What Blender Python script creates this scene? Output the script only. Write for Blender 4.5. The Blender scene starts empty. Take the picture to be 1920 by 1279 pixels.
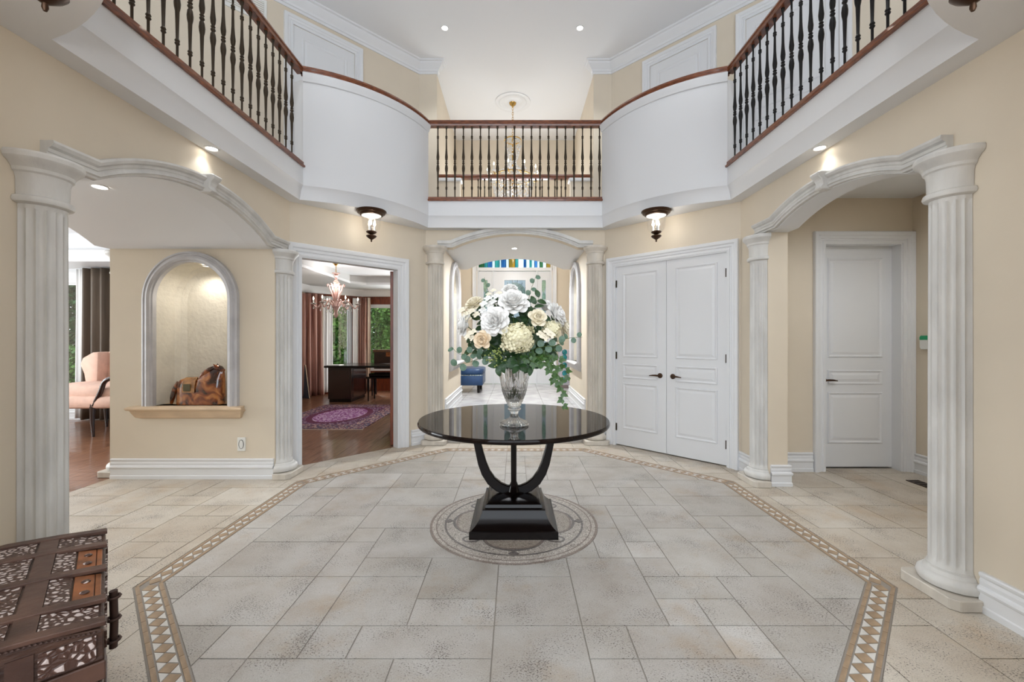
import bpy, bmesh, math, random
from mathutils import Vector, Matrix
random.seed(7)
scene = bpy.context.scene
COL = scene.collection
PI = math.pi
FPX, CU, CV, CAMZ = 795.0, 966.0, 636.0, 1.34      # focal length in pixels of the 1920 frame, principal point, eye height

# ------------------------------------------------------------------ camera, world, sun, exposure
cd = bpy.data.cameras.new('camera'); cam = bpy.data.objects.new('camera', cd); COL.objects.link(cam)
cam.location = (0, 0, CAMZ); cam.rotation_euler = (PI/2, 0, 0)
cd.sensor_fit = 'HORIZONTAL'; cd.sensor_width = 36; cd.lens = FPX/1920*36
cd.shift_x = -(CU-960)/1920; cd.shift_y = (CV-639.5)/1920; cd.clip_start = .05; cd.clip_end = 200
scene.camera = cam
w = bpy.data.worlds.new('world'); scene.world = w; w.use_nodes = True
bg = w.node_tree.nodes['Background']; bg.inputs[0].default_value = (.82, .90, 1.0, 1); bg.inputs[1].default_value = 3.0
def lamp(name, kind, loc, power, color=(1, 1, 1), rot=(0, 0, 0), **kw):
    l = bpy.data.lights.new(name, kind); l.energy = power; l.color = color
    for k, v in kw.items(): setattr(l, k, v)
    o = bpy.data.objects.new(name, l); COL.objects.link(o); o.location = loc; o.rotation_euler = rot
    return o
sun = lamp('sun', 'SUN', (0, 20, 20), 5.0, (1, .95, .86), angle=.02)
sun.rotation_euler = Vector((.42, -.75, -.62)).to_track_quat('-Z', 'Y').to_euler()
# daylight_back: added area lamp for the unseen tall windows behind the camera
# added area lamps out of view: study and sitting room windows, then two fills
lamp('daylight_study', 'AREA', (-2.1, 10.8, 1.45), 110, (.95, .98, 1), (math.radians(-90), 0, 0), shape='RECTANGLE', size=1.2, size_y=1.6)
lamp('daylight_sitting', 'AREA', (-8.35, 6.9, 1.45), 50, (.90, .95, 1), (math.radians(-90), 0, 0), shape='RECTANGLE', size=1.2, size_y=1.8)
lamp('fill_sitting_side', 'AREA', (-9.0, 3.6, 1.5), 250, (.86, .94, 1), (math.radians(90), 0, math.radians(-90)), shape='RECTANGLE', size=3.0, size_y=1.9)  # unseen fill lamp added to brighten sitting room and alcove; no window there
lamp('fill_entry', 'AREA', (0, 9.12, 3.68), 38, (.93, .96, 1), (math.radians(-90), 0, 0), shape='RECTANGLE', size=1.4, size_y=.9)  # unseen fill lamp added to brighten the entry
lamp('daylight_back', 'AREA', (0, -3.3, 2.9), 162, (.87, .94, 1), (math.radians(90), 0, 0), shape='RECTANGLE', size=6.6, size_y=4.6)
scene.view_settings.view_transform = 'Standard'; scene.view_settings.look = 'None'
scene.view_settings.exposure = 0.0; scene.view_settings.gamma = 1.0; scene.view_settings.use_curve_mapping = False
scene.cycles.max_bounces = 8; scene.cycles.diffuse_bounces = 4; scene.cycles.glossy_bounces = 4
scene.cycles.transmission_bounces = 8; scene.cycles.transparent_max_bounces = 16
scene.cycles.use_denoising = True; scene.cycles.caustics_reflective = False; scene.cycles.caustics_refractive = False
scene.cycles.sample_clamp_indirect = 6.0
scene.cycles.use_adaptive_sampling = True; scene.cycles.adaptive_threshold = .06

# ------------------------------------------------------------------ materials
def lin(c):
    return tuple(((v/255)/12.92 if v/255 <= .04045 else ((v/255+.055)/1.055)**2.4) for v in c) + (1,)
def mat(name, rgb, rough=.5, metal=0, var=0, scale=6, bump=0, bscale=40, coat=0, spec=.5, trans=0, ior=1.45, emit=None, estr=0, rgb2=None, stretch=None, detail=4):
    m = bpy.data.materials.new(name); m.use_nodes = True
    nt = m.node_tree; N = nt.nodes; L = nt.links; b = N['Principled BSDF']
    b.inputs['Base Color'].default_value = lin(rgb); b.inputs['Roughness'].default_value = rough
    b.inputs['Metallic'].default_value = metal; b.inputs['Coat Weight'].default_value = coat
    b.inputs['Coat Roughness'].default_value = .04
    b.inputs['Specular IOR Level'].default_value = spec; b.inputs['Transmission Weight'].default_value = trans
    b.inputs['IOR'].default_value = ior
    if emit: b.inputs['Emission Color'].default_value = lin(emit); b.inputs['Emission Strength'].default_value = estr
    if var or rgb2 or bump:
        tc = N.new('ShaderNodeTexCoord'); mp = N.new('ShaderNodeMapping'); L.new(tc.outputs['Object'], mp.inputs[0])
        if stretch: mp.inputs['Scale'].default_value = stretch
    if var or rgb2:
        n = N.new('ShaderNodeTexNoise'); n.inputs['Scale'].default_value = scale; n.inputs['Detail'].default_value = detail
        L.new(mp.outputs[0], n.inputs[0])
        r = N.new('ShaderNodeValToRGB'); L.new(n.outputs[0], r.inputs[0])
        c2 = rgb2 or tuple(max(0, v*(1-var)) for v in rgb)
        r.color_ramp.elements[0].position = .35; r.color_ramp.elements[1].position = .65
        r.color_ramp.elements[0].color = lin(c2); r.color_ramp.elements[1].color = lin(rgb)
        L.new(r.outputs[0], b.inputs['Base Color'])
    if bump:
        n2 = N.new('ShaderNodeTexNoise'); n2.inputs['Scale'].default_value = bscale; n2.inputs['Detail'].default_value = 4
        L.new(mp.outputs[0], n2.inputs[0])
        bp = N.new('ShaderNodeBump'); bp.inputs['Strength'].default_value = bump; bp.inputs['Distance'].default_value = .01
        L.new(n2.outputs[0], bp.inputs['Height']); L.new(bp.outputs[0], b.inputs['Normal'])
    return m
M = {}
M['beige'] = mat('beige_wall_paint', (220, 208, 189), .55, var=.02, scale=2, bump=.03, bscale=60)
M['white'] = mat('white_trim_paint', (226, 227, 229), .35)
M['ceil'] = mat('white_ceiling_paint', (230, 231, 233), .7)
M['door'] = mat('white_door_paint', (224, 225, 227), .32)
M['stone'] = mat('pale_column_stone', (216, 214, 210), .45, var=.07, scale=9, stretch=(1, 1, .35), bump=.12, bscale=50)
M['cream_stone'] = mat('cream_column_stone', (214, 206, 194), .5, var=.10, scale=9, stretch=(1, 1, .3), bump=.12, bscale=50)
M['sill'] = mat('beige_sill_stone', (222, 196, 165), .5, var=.08, scale=10, stretch=(.4, 1, 1), bump=.1, bscale=40)
M['greystone'] = mat('grey_cast_stone', (196, 194, 196), .5, var=.06, scale=8, bump=.1, bscale=40)
M['plaster'] = mat('niche_plaster', (228, 221, 206), .8, var=.05, scale=5, bump=.7, bscale=26)
M['rail'] = mat('mahogany_rail', (136, 76, 42), .3, rgb2=(92, 46, 26), scale=3, stretch=(6, 6, 30), coat=.5, detail=6)
M['iron'] = mat('bronze_iron', (62, 52, 40), .42, metal=.6)
M['bronze'] = mat('dark_bronze', (72, 52, 38), .35, metal=.8)
M['brass'] = mat('brass', (205, 168, 96), .25, metal=1)
M['black'] = mat('black_lacquer', (20, 13, 11), .2, spec=.3, var=.3, scale=5, stretch=(1, 8, 1))
M['tabletop'] = mat('espresso_gloss_top', (24, 15, 12), .035, coat=0, spec=.2, rgb2=(20, 13, 11), scale=4, stretch=(12, 1, 1))
M['grout'] = mat('grout', (150, 142, 133), .9, bump=.2, bscale=80)
M['brownchip'] = mat('brown_marble_chip', (172, 146, 118), .45, var=.16, scale=14)
M['whitechip'] = mat('white_marble_chip', (216, 211, 204), .45, var=.07, scale=18)
M['oak'] = mat('walnut_plank', (150, 108, 80), .28, rgb2=(104, 66, 48), scale=5, stretch=(9, .7, 1), coat=.35, detail=6)
M['darkwood'] = mat('dark_mahogany', (48, 20, 16), .22, var=.3, scale=5, stretch=(1, 1, 6), coat=.4)
M['redwood'] = mat('reddish_wood', (128, 62, 34), .35, rgb2=(92, 42, 24), scale=4, stretch=(8, 8, 1))
def thin_glass(name, tint=(255, 255, 255), gloss=.07, rough=.0, solid=0, ior=1.45):
    m = bpy.data.materials.new(name); m.use_nodes = True; nt = m.node_tree; N = nt.nodes; L = nt.links; N.remove(N['Principled BSDF'])
    tr = N.new('ShaderNodeBsdfTransparent'); tr.inputs[0].default_value = lin(tint)
    if solid: gl = N.new('ShaderNodeBsdfGlass'); gl.inputs['IOR'].default_value = ior; gl.inputs['Roughness'].default_value = rough
    else: gl = N.new('ShaderNodeBsdfGlossy'); gl.inputs['Roughness'].default_value = rough
    mx = N.new('ShaderNodeMixShader'); mx.inputs[0].default_value = solid or gloss
    L.new(tr.outputs[0], mx.inputs[1]); L.new(gl.outputs[0], mx.inputs[2]); L.new(mx.outputs[0], N['Material Output'].inputs[0]); return m
M['glass'] = thin_glass('clear_glass')
M['crystal'] = thin_glass('cut_crystal', (250, 252, 252), solid=.8, rough=.0, ior=1.5)
M['bulb'] = mat('warm_bulb', (255, 244, 224), .4, emit=(255, 236, 205), estr=12)
M['lens'] = mat('downlight_lens', (255, 250, 240), .4, emit=(255, 246, 232), estr=16)
M['plastic'] = mat('white_plastic', (230, 230, 226), .4)
M['gapshade'] = mat('gap_shade', (30, 27, 24), .8)  # shade put into the colour: sheets behind doors, vent slots, socket rim
M['leaf'] = mat('dark_leaf', (52, 84, 44), .42, rgb2=(30, 58, 28), scale=1.6)
M['euca'] = mat('eucalyptus_leaf', (112, 136, 118), .5, rgb2=(78, 106, 86), scale=1.4)
M['ivy'] = mat('ivy_leaf', (70, 104, 46), .4, rgb2=(36, 66, 30), scale=2.2)
M['petal'] = mat('white_petal', (253, 251, 247), .6, var=.03, scale=24)
M['cream'] = mat('cream_petal', (252, 243, 220), .6, var=.05, scale=24)
M['peach'] = mat('peach_petal', (250, 232, 204), .6, var=.05, scale=24)
M['lime'] = mat('hydrangea_petal', (246, 240, 214), .6, rgb2=(232, 224, 180), scale=20)
M['stem'] = mat('green_stem', (78, 96, 44), .5)
M['fol'] = mat('garden_foliage', (112, 158, 70), .6, rgb2=(44, 92, 34), scale=3)
M['foldark'] = mat('dark_foliage', (62, 104, 52), .6, rgb2=(22, 52, 26), scale=3)  # darker green for the trees further back
M['lawn'] = mat('lawn', (92, 126, 62), .9, var=.3, scale=4)
M['bark'] = mat('bark', (70, 52, 40), .9, var=.3, scale=9)
M['roseDrape'] = mat('rose_silk_drape', (196, 152, 138), .4, rgb2=(112, 54, 42), scale=2.6, stretch=(14, 14, .12), spec=.6)
M['creamDrape'] = mat('cream_silk_drape', (232, 220, 206), .45, rgb2=(200, 170, 150), scale=2.0, stretch=(9, 9, .25))
M['taupeDrape'] = mat('taupe_drape', (104, 92, 80), .55, var=.12, scale=3, stretch=(8, 8, .4))
M['sheer'] = mat('white_sheer', (240, 240, 240), .8)
M['pink'] = mat('pink_upholstery', (224, 186, 168), .75, var=.05, scale=12, bump=.1, bscale=200)
M['blue'] = mat('blue_leather', (32, 66, 108), .35, var=.15, scale=8, bump=.1, bscale=60)
M['teal'] = mat('teal_glass', (38, 132, 138), .15, var=.3, scale=14)
M['lilac'] = mat('grey_lilac_mosaic', (176, 172, 180), .4, var=.15, scale=24)
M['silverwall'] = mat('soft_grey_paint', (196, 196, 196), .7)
M['green_display'] = mat('green_display', (24, 110, 72), .3, emit=(20, 120, 76), estr=.35)
M['navy'] = mat('navy_board', (60, 66, 84), .5)

# ------------------------------------------------------------------ helpers
def setp(o, label=None, cat=None, group=None, kind=None):
    if label: o['label'] = label
    if cat: o['category'] = cat
    if group: o['group'] = group
    if kind: o['kind'] = kind
    return o
def thing(name, label, cat, loc=(0, 0, 0), group=None, kind=None):
    o = bpy.data.objects.new(name, None); COL.objects.link(o); o.location = loc; o.empty_display_size = .1
    return setp(o, label, cat, group, kind)
def own(o, parent):
    if parent is not None:
        o.parent = parent
        m = Matrix.Identity(4); p = parent; chain = []
        while p is not None: chain.append(p); p = p.parent
        for q in reversed(chain): m = m @ (q.matrix_parent_inverse @ q.matrix_basis if q.parent else q.matrix_basis)
        o.matrix_parent_inverse = m.inverted()
    return o
def obj(name, me, mt=None, parent=None):
    o = bpy.data.objects.new(name, me); COL.objects.link(o)
    if mt is not None and len(me.materials) == 0: me.materials.append(M[mt] if isinstance(mt, str) else mt)
    return own(o, parent)
def mk(name, verts, faces, smooth=False, fix=True, bevel=0, segs=1):
    me = bpy.data.meshes.new(name); me.from_pydata([tuple(v) for v in verts], [], faces)
    if fix or bevel:
        bm = bmesh.new(); bm.from_mesh(me)
        bmesh.ops.remove_doubles(bm, verts=bm.verts, dist=1e-6)
        bmesh.ops.recalc_face_normals(bm, faces=bm.faces)
        if bevel: bmesh.ops.bevel(bm, geom=[e for e in bm.edges if e.is_manifold and e.calc_face_angle(0) > .5], offset=bevel, segments=segs, affect='EDGES', profile=.5)
        bm.to_mesh(me); bm.free()
    if smooth is True: me.polygons.foreach_set('use_smooth', [True]*len(me.polygons))
    elif smooth: me.set_sharp_from_angle(angle=math.radians(smooth)) if hasattr(me, 'set_sharp_from_angle') else None
    if smooth and smooth is not True:
        me.polygons.foreach_set('use_smooth', [True]*len(me.polygons)); me.set_sharp_from_angle(angle=math.radians(smooth))
    return me
def mesh(name, verts, faces, mt, parent=None, smooth=False, bevel=0, segs=1):
    return obj(name, mk(name, verts, faces, smooth, True, bevel, segs), mt, parent)
BOXF = [(0, 1, 3, 2), (4, 6, 7, 5), (0, 4, 5, 1), (2, 3, 7, 6), (0, 2, 6, 4), (1, 5, 7, 3)]
def boxv(x0, x1, y0, y1, z0, z1): return [(x, y, z) for x in (x0, x1) for y in (y0, y1) for z in (z0, z1)]
def box(name, x0, x1, y0, y1, z0, z1, mt, parent=None, bevel=0, F=None, segs=1, smooth=False):
    v = boxv(x0, x1, y0, y1, z0, z1)
    if F: v = [F(*p) for p in v]
    return mesh(name, v, BOXF, mt, parent, smooth, bevel, segs)
class MB:
    def __init__(s): s.v = []; s.f = []
    def add(s, v, f):
        n = len(s.v); s.v += [tuple(p) for p in v]; s.f += [tuple(i+n for i in q) for q in f]; return s
    def box(s, x0, x1, y0, y1, z0, z1, F=None):
        v = boxv(x0, x1, y0, y1, z0, z1); return s.add([F(*p) for p in v] if F else v, BOXF)
    def out(s, name, mt, parent=None, smooth=False, bevel=0): return mesh(name, s.v, s.f, mt, parent, smooth, bevel)
def HZ(x, y, h): return (x, y, h)                       # horizontal plan frame
def WP(O, U, Nn):                                         # wall frame: s along the wall, z up, h out of the wall
    return lambda s, z, h=0: (O[0]+U[0]*s+Nn[0]*h, O[1]+U[1]*s+Nn[1]*h, O[2]+z)
def lathe_v(prof, c=(0, 0, 0), segs=24, a0=0, a1=2*PI, rmod=None):
    full = abs(a1-a0-2*PI) < 1e-6; n = segs if full else segs+1
    v = []; f = []
    for r, z in prof:
        for i in range(n):
            a = a0+(a1-a0)*i/segs; rr = r*(rmod(a, z) if rmod else 1)
            v.append((c[0]+rr*math.cos(a), c[1]+rr*math.sin(a), c[2]+z))
    for j in range(len(prof)-1):
        for i in range(segs):
            k = (i+1) % n
            f.append((j*n+i, j*n+k, (j+1)*n+k, (j+1)*n+i))
    if full:
        if prof[0][0] > 1e-5: f.append(tuple(range(n))[::-1])
        if prof[-1][0] > 1e-5: f.append(tuple((len(prof)-1)*n+i for i in range(n)))
    else:
        m = len(prof)
        f.append(tuple(i for i in range(n))); f.append(tuple((m-1)*n+i for i in range(n)))
    return v, f
def lathe(name, prof, c, mt, parent=None, segs=24, a0=0, a1=2*PI, rmod=None, smooth=40):
    v, f = lathe_v(prof, c, segs, a0, a1, rmod); return mesh(name, v, f, mt, parent, smooth)
def tube_v(pts, r, segs=8, closed=False):
    pts = [Vector(p) for p in pts]; n = len(pts); v = []; f = []
    rr = r if isinstance(r, (list, tuple)) else [r]*n
    up = None
    for i, p in enumerate(pts):
        t = (pts[(i+1) % n]-pts[i-1]) if closed else (pts[min(i+1, n-1)]-pts[max(i-1, 0)])
        if t.length < 1e-9: t = Vector((0, 0, 1))
        t.normalize()
        if up is None: up = Vector((0, 0, 1)) if abs(t.z) < .9 else Vector((1, 0, 0))
        s = t.cross(up)
        if s.length < 1e-6: s = t.orthogonal()
        s.normalize(); up = s.cross(t).normalized()
        for k in range(segs):
            a = 2*PI*k/segs; v.append(p+(s*math.cos(a)+up*math.sin(a))*rr[i])
    for i in range(n if closed else n-1):
        j = (i+1) % n
        for k in range(segs): l = (k+1) % segs; f.append((i*segs+k, i*segs+l, j*segs+l, j*segs+k))
    if not closed: f.append(tuple(range(segs))[::-1]); f.append(tuple((n-1)*segs+k for k in range(segs)))
    return v, f
def spline(pts, r, n=4):
    pts = [Vector(p) for p in pts]; rr = list(r) if isinstance(r, (list, tuple)) else [r]*len(pts); out = []; ro = []
    for i in range(len(pts)-1):
        p0, p1, p2, p3 = pts[max(i-1, 0)], pts[i], pts[i+1], pts[min(i+2, len(pts)-1)]
        for k in range(n):
            t = k/n; out.append(.5*((2*p1)+(p2-p0)*t+(2*p0-5*p1+4*p2-p3)*t*t+(3*p1-p0-3*p2+p3)*t**3)); ro.append(rr[i]+(rr[i+1]-rr[i])*t)
    return out+[pts[-1]], ro+[rr[-1]]
def tube(name, pts, r, mt, parent=None, segs=8, closed=False):
    if len(pts) > 3 and not closed: pts, r = spline(pts, r)
    v, f = tube_v(pts, r, segs, closed); return mesh(name, v, f, mt, parent, 50)
def sweep_v(path, prof, F=HZ, closed=False, pclosed=True):
    """mitred sweep: path of 2D points, prof of (offset to the left of travel, h)"""
    n = len(path); v = []; f = []; m = len(prof)
    for i in range(n):
        p = Vector(path[i])
        a = Vector(path[i-1]) if (i > 0 or closed) else None; b = Vector(path[(i+1) % n]) if (i < n-1 or closed) else None
        d1 = (p-a).normalized() if a is not None else None; d2 = (b-p).normalized() if b is not None else None
        if d1 is None: d1 = d2
        if d2 is None: d2 = d1
        n1 = Vector((-d1.y, d1.x)); n2 = Vector((-d2.y, d2.x)); nn = (n1+n2)
        nn = nn/max(.15, nn.length_squared)*2 if nn.length > 1e-6 else n1
        for o, h in prof: q = p+nn*o; v.append(F(q.x, q.y, h))
    for i in range(n if closed else n-1):
        j = (i+1) % n
        for k in range(m if pclosed else m-1):
            l = (k+1) % m; f.append((i*m+k, i*m+l, j*m+l, j*m+k))
    if not closed and pclosed: f.append(tuple(range(m))[::-1]); f.append(tuple((n-1)*m+k for k in range(m)))
    return v, f
def sweep(name, path, prof, mt, parent=None, F=HZ, closed=False, pclosed=True, smooth=35):
    v, f = sweep_v(path, prof, F, closed, pclosed); return mesh(name, v, f, mt, parent, smooth)
def prism_v(outline, h0, h1, F=HZ):
    n = len(outline); v = [F(x, y, h0) for x, y in outline]+[F(x, y, h1) for x, y in outline]
    return v, [tuple(range(n))[::-1], tuple(range(n, 2*n))]+[(i, (i+1) % n, n+(i+1) % n, n+i) for i in range(n)]
def prism(name, outline, h0, h1, mt, parent=None, F=HZ, bevel=0, smooth=False):
    v, f = prism_v(outline, h0, h1, F); return mesh(name, v, f, mt, parent, smooth, bevel)
def arcpts(cx, cz, r, a0, a1, n): return [(cx+r*math.cos(a0+(a1-a0)*i/n), cz+r*math.sin(a0+(a1-a0)*i/n)) for i in range(n+1)]
def seg_arc(s0, s1, z0, rise, n=20):
    """segmental arch from (s0,z0) to (s1,z0)"""
    c = (s1-s0)/2; r = (c*c+rise*rise)/(2*rise); a = math.asin(c/r); m = (s0+s1)/2; cz = z0+rise-r
    return [(m+r*math.sin(-a+2*a*i/n), cz+r*math.cos(-a+2*a*i/n)) for i in range(n+1)]
def struct(o, label=None, cat=None): o['kind'] = 'structure'; return setp(o, label, cat)
def copy_tree(o, parent=None):
    c = o.copy(); COL.objects.link(c)
    if parent is not None: c.parent = parent; c.matrix_parent_inverse = o.matrix_parent_inverse.copy()
    for ch in list(o.children): copy_tree(ch, c)
    return c
def P(u, v, Y): return Vector(((u-CU)/FPX*Y, Y, CAMZ-(v-CV)/FPX*Y))
S2 = math.sqrt(.5)

# ------------------------------------------------------------------ room shell
SX, CY, BY, BX, OY = 2.31, 4.34, 5.49, 1.16, 3.14        # half width, far corner Y, back wall Y, back wall half width, octagon centre
SOF, FLR, CEIL = 2.75, 3.10, 5.67
FL = WP((-SX, 0, 0), (0, 1, 0), (1, 0, 0)); FR = WP((SX, 0, 0), (0, 1, 0), (-1, 0, 0))
FB = WP((0, BY, 0), (1, 0, 0), (0, -1, 0))
FDL = WP((-SX, CY, 0), (S2, S2, 0), (S2, -S2, 0)); FDR = WP((SX, CY, 0), (-S2, S2, 0), (-S2, -S2, 0))
DLEN = (SX-BX)/S2
def wall_open(name, F, s0, s1, z1, opening, th, label, mt='beige', z0=0):
    """wall whose opening (list of outline points from the left foot up and over to the right foot) reaches the floor"""
    o = prism(name, [(s0, z0)]+opening+[(s1, z0), (s1, z1), (s0, z1)], -th, 0, mt, None, F)
    return struct(o, label, 'wall')
def rect_open(a, b, z): return [(a, 0), (a, z), (b, z), (b, 0)]
def arch_open(a, b, ka, kb, z, rise): return [(a, 0), (a, z)]+seg_arc(ka, kb, z, rise)+[(b, z), (b, 0)]
L_IN = arch_open(2.16, 4.085, 2.32, 3.94, 2.21, .22)
R_IN = arch_open(2.33, 3.875, 2.50, 3.73, 2.32, .125)
B_IN = arch_open(-.925, .925, -.816, .816, 2.523, .18)
wall_open('wall_left', FL, 1.75, CY, SOF+.05, L_IN, .18, 'beige side wall with the wide arch to the niche alcove')
wall_open('wall_right', FR, 1.75, CY, SOF+.05, R_IN, .18, 'beige side wall with the arch to the single white door')
wall_open('wall_back', FB, -BX, BX, SOF+.05, B_IN, .12, 'beige back wall with the central arched passage')
wall_open('wall_back_left', FDL, 0, DLEN, SOF+.05, rect_open(.103, 1.236, 2.204), .10, 'beige angled wall around the study doorway')
wall_open('wall_back_right', FDR, 0, DLEN, SOF+.05, rect_open(.122, 1.480, 2.265), .15, 'beige angled wall around the double doors')
for nm, sg in (('wall_front_left', -1), ('wall_front_right', 1)):
    F = WP((sg*SX, 1.75, 0), (-sg*S2, -S2, 0), (-sg*S2, S2, 0))
    struct(prism(nm, [(0, 0), (.90, 0), (.90, SOF+.05), (0, SOF+.05)], -.12, 0, 'beige', None, F), 'beige angled wall near the camera on the '+('left' if sg < 0 else 'right'), 'wall')

# niche builder -----------------------------------------------------
def wall_niche(name, F, s0, s1, z1, sc, half, zs, zp, th, depth, label, wmat='beige'):
    hh = half; half = half+.02
    lo = [(sc, zs), (sc-half, zs), (sc-half, zp)]+arcpts(sc, zp, half, PI, PI/2, 12)[1:]
    ro = [(sc+half, zp), (sc+half, zs), (sc, zs)]
    mb = MB()
    mb.add(*prism_v([(s0, 0), (sc, 0)]+lo+[(sc, z1), (s0, z1)], -th, 0, F))
    mb.add(*prism_v([(sc, 0), (s1, 0), (s1, z1), (sc, z1)]+arcpts(sc, zp, half, PI/2, 0, 12)+ro[1:], -th, 0, F))
    w_ = obj(name, mk(name, mb.v, mb.f, fix=True), wmat); struct(w_, label, 'wall')
    half = hh
    ring = [(sc-half, zs)]+arcpts(sc, zp, half, PI, 0, 24)+[(sc+half, zs)]
    n = len(ring); v = []; f = []
    hs = [(-.014, 1.0), (-depth*.75, 1.0), (-depth*.93, .94), (-depth, .80)]
    cz = (zs+zp)/2
    for h, k in hs:
        for s, z in ring: v.append(F(sc+(s-sc)*k, z if z <= zs+1e-6 else zp+(z-zp)*k if z > zp else z, h))
    for j in range(len(hs)-1):
        for i in range(n-1): f.append((j*n+i, j*n+i+1, (j+1)*n+i+1, (j+1)*n+i))
    f.append(tuple((len(hs)-1)*n+i for i in range(n)))
    me = mk('niche_recess', v, f); obj('niche_recess', me, 'plaster', w_)
    return w_
def niche_frame(F, sc, half, zs, zp, parent, wd=.098, pr=.055):
    path = [(sc-half, zs)]+arcpts(sc, zp, half, PI, 0, 28)+[(sc+half, zs)]
    prof = [(0, -.0145), (0, pr*.55), (.012, pr*.62), (.018, pr*.85), (.04, pr), (.058, pr*.9), (.066, pr*.68), (.076, pr*.66), (.082, pr*.8), (wd, pr*.7), (wd, .001), (.019, .001), (.019, -.0145)]
    sweep('niche_frame', path, prof, 'greystone', parent, F, smooth=30)
def niche_sill(F, s0, s1, z, parent, mt='sill', depth=.3):
    prof = [(-depth, -.02), (.075, -.02), (.098, -.03), (.10, -.042), (.09, -.055), (.07, -.06), (.062, -.08), (.035, -.13), (.0, -.145), (-depth, -.145)]
    v = []; f = []; m = len(prof)
    for s, ins in ((s0, 0), (s1, 0)):
        sg = 1 if s == s0 else -1
        for h, zz in prof: v.append(F(s+sg*max(0, (.10-max(h, 0)))*.75, z+zz+.02, h))
    for k in range(m): l = (k+1) % m; f.append((k, l, m+l, m+k))
    f += [tuple(range(m)), tuple(range(m, 2*m))]
    return mesh('niche_sill', v, f, mt, parent, 30)
FN = WP((0, 4.08, 0), (1, 0, 0), (0, -1, 0))
wn = wall_niche('wall_alcove', FN, -3.9, -SX-.003, 2.22, -3.108, .357, .70, 1.722, .10, .31, 'beige alcove wall with the arched plaster niche')
niche_frame(FN, -3.108, .357, .70, 1.722, wn); niche_sill(FN, -3.675, -2.575, .70, wn, depth=.29)
FPL = WP((-.925, 0, 0), (0, 1, 0), (1, 0, 0)); FPR = WP((.925, 0, 0), (0, 1, 0), (-1, 0, 0))
for nm, F, lb in (('wall_passage_left', FPL, 'left'), ('wall_passage_right', FPR, 'right')):
    q = wall_niche(nm, F, BY+.121, 7.2, 2.60, 6.42, .37, 1.0, 2.03, .10, .24, 'beige passage wall with an arched niche on the '+lb)
    niche_frame(F, 6.42, .37, 1.0, 2.03, q); niche_sill(F, 5.90, 6.94, 1.0, q, 'greystone', .22)
    sg = -1 if lb == 'left' else 1
    box('wall_backing', min(sg*1.025, sg*1.28), max(sg*1.025, sg*1.28), 7.1, 7.2, 0, 2.75, 'beige', q)

# vaults and low ceilings --------------------------------------------
def vault(name, prof, a, b, F, label, mt='ceil'):
    p = prof; q = [(s, z+.06) for s, z in reversed(p)]
    return struct(prism(name, p+q, a, b, mt, None, F, smooth=30), label, 'ceiling')
vault('ceiling_alcove', L_IN[1:-1], -1.60, -.17, FL, 'white barrel vault over the niche alcove')
vault('ceiling_passage', B_IN[1:-1], -1.72, -.11, FB, 'white shallow vault of the central passage')
struct(box('ceiling_vestibule', SX+.18, 4.25, 1.9, 4.5, 2.77, 2.83, 'ceil'), 'flat white ceiling over the single door', 'ceiling')
# white linings of the arch reveals
def reveal(name, pts, F, th, label):
    q = [(s, z-.004) for s, z in pts]; struct(prism(name, pts+q[::-1], -th-.002, .001, 'white', None, F, smooth=30), label, 'trim')
reveal('trim_1', R_IN[1:-1], FR, .18, 'white underside of the right arch')
reveal('trim_2', L_IN[1:-1], FL, .18, 'white underside of the left arch')
# vestibule walls
FV = WP((0, 4.3, 0), (1, 0, 0), (0, -1, 0))
wall_open('wall_vestibule_back', FV, SX+.12, 4.03, 2.80, rect_open(3.13, 3.92, 2.315), .14, 'beige vestibule wall around the single door')
struct(box('wall_vestibule_right', 4.03, 4.13, 1.9, 4.44, 0, 2.80, 'beige'), 'beige end wall of the vestibule with the keypad', 'wall')
struct(box('wall_vestibule_near', SX+.18, 4.03, 1.9, 2.0, 0, 2.80, 'beige'), 'beige wall of the vestibule nearest the camera', 'wall')
struct(box('wall_alcove_near', -3.9, -SX-.18, 2.06, 2.16, 0, 2.30, 'beige'), 'beige wall of the alcove nearest the camera', 'wall')

# ------------------------------------------------------------------ balcony edge
def corner(d): return (SX-d, CY-.4142*d), (BX-.4142*d, BY-d)
def bulge_arc(a, b, bl, n=16):
    a = Vector(a); b = Vector(b); c = (b-a).length/2; r = (c*c+bl*bl)/(2*bl); mid = (a+b)/2
    dirv = (Vector((0, OY))-mid).normalized(); cen = mid+dirv*(bl-r); al = math.asin(c/r)
    e = (b-a).normalized(); out = []
    for i in range(n+1):
        t = -al+2*al*i/n; q = cen+e*(r*math.sin(t))+dirv*(r*math.cos(t)); out.append((q.x, q.y))
    return out
def seg_pts(d, bl=.19):
    (x1, y1), (x2, y2) = corner(d); my = lambda y: 2*OY-y
    return dict(nl=bulge_arc((-x2, my(y2)), (-x1, my(y1)), bl), fl=bulge_arc((-x1, y1), (-x2, y2), bl),
                fr=bulge_arc((x2, y2), (x1, y1), bl), nr=bulge_arc((x1, my(y1)), (x2, my(y2)), bl))
def loop(d, bl=.19):
    s = seg_pts(d, bl); return s['nl']+s['fl']+s['fr']+s['nr']
def wall_loop():
    out = []
    for k in loop(.13): out.append(k)
    return out
mb = MB()
lv = [(.13, SOF), (.135, SOF+.02), (.152, SOF+.10), (.172, SOF+.134), (.175, SOF+.138), (.175, FLR-.02)]
loops = [loop(d) for d, z in lv]; n = len(loops[0])
for (d, z), lp in zip(lv, loops): mb.v += [(x, y, z) for x, y in lp]
for j in range(len(lv)-1):
    for i in range(n-1): mb.f.append((j*n+i, j*n+i+1, (j+1)*n+i+1, (j+1)*n+i))
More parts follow.
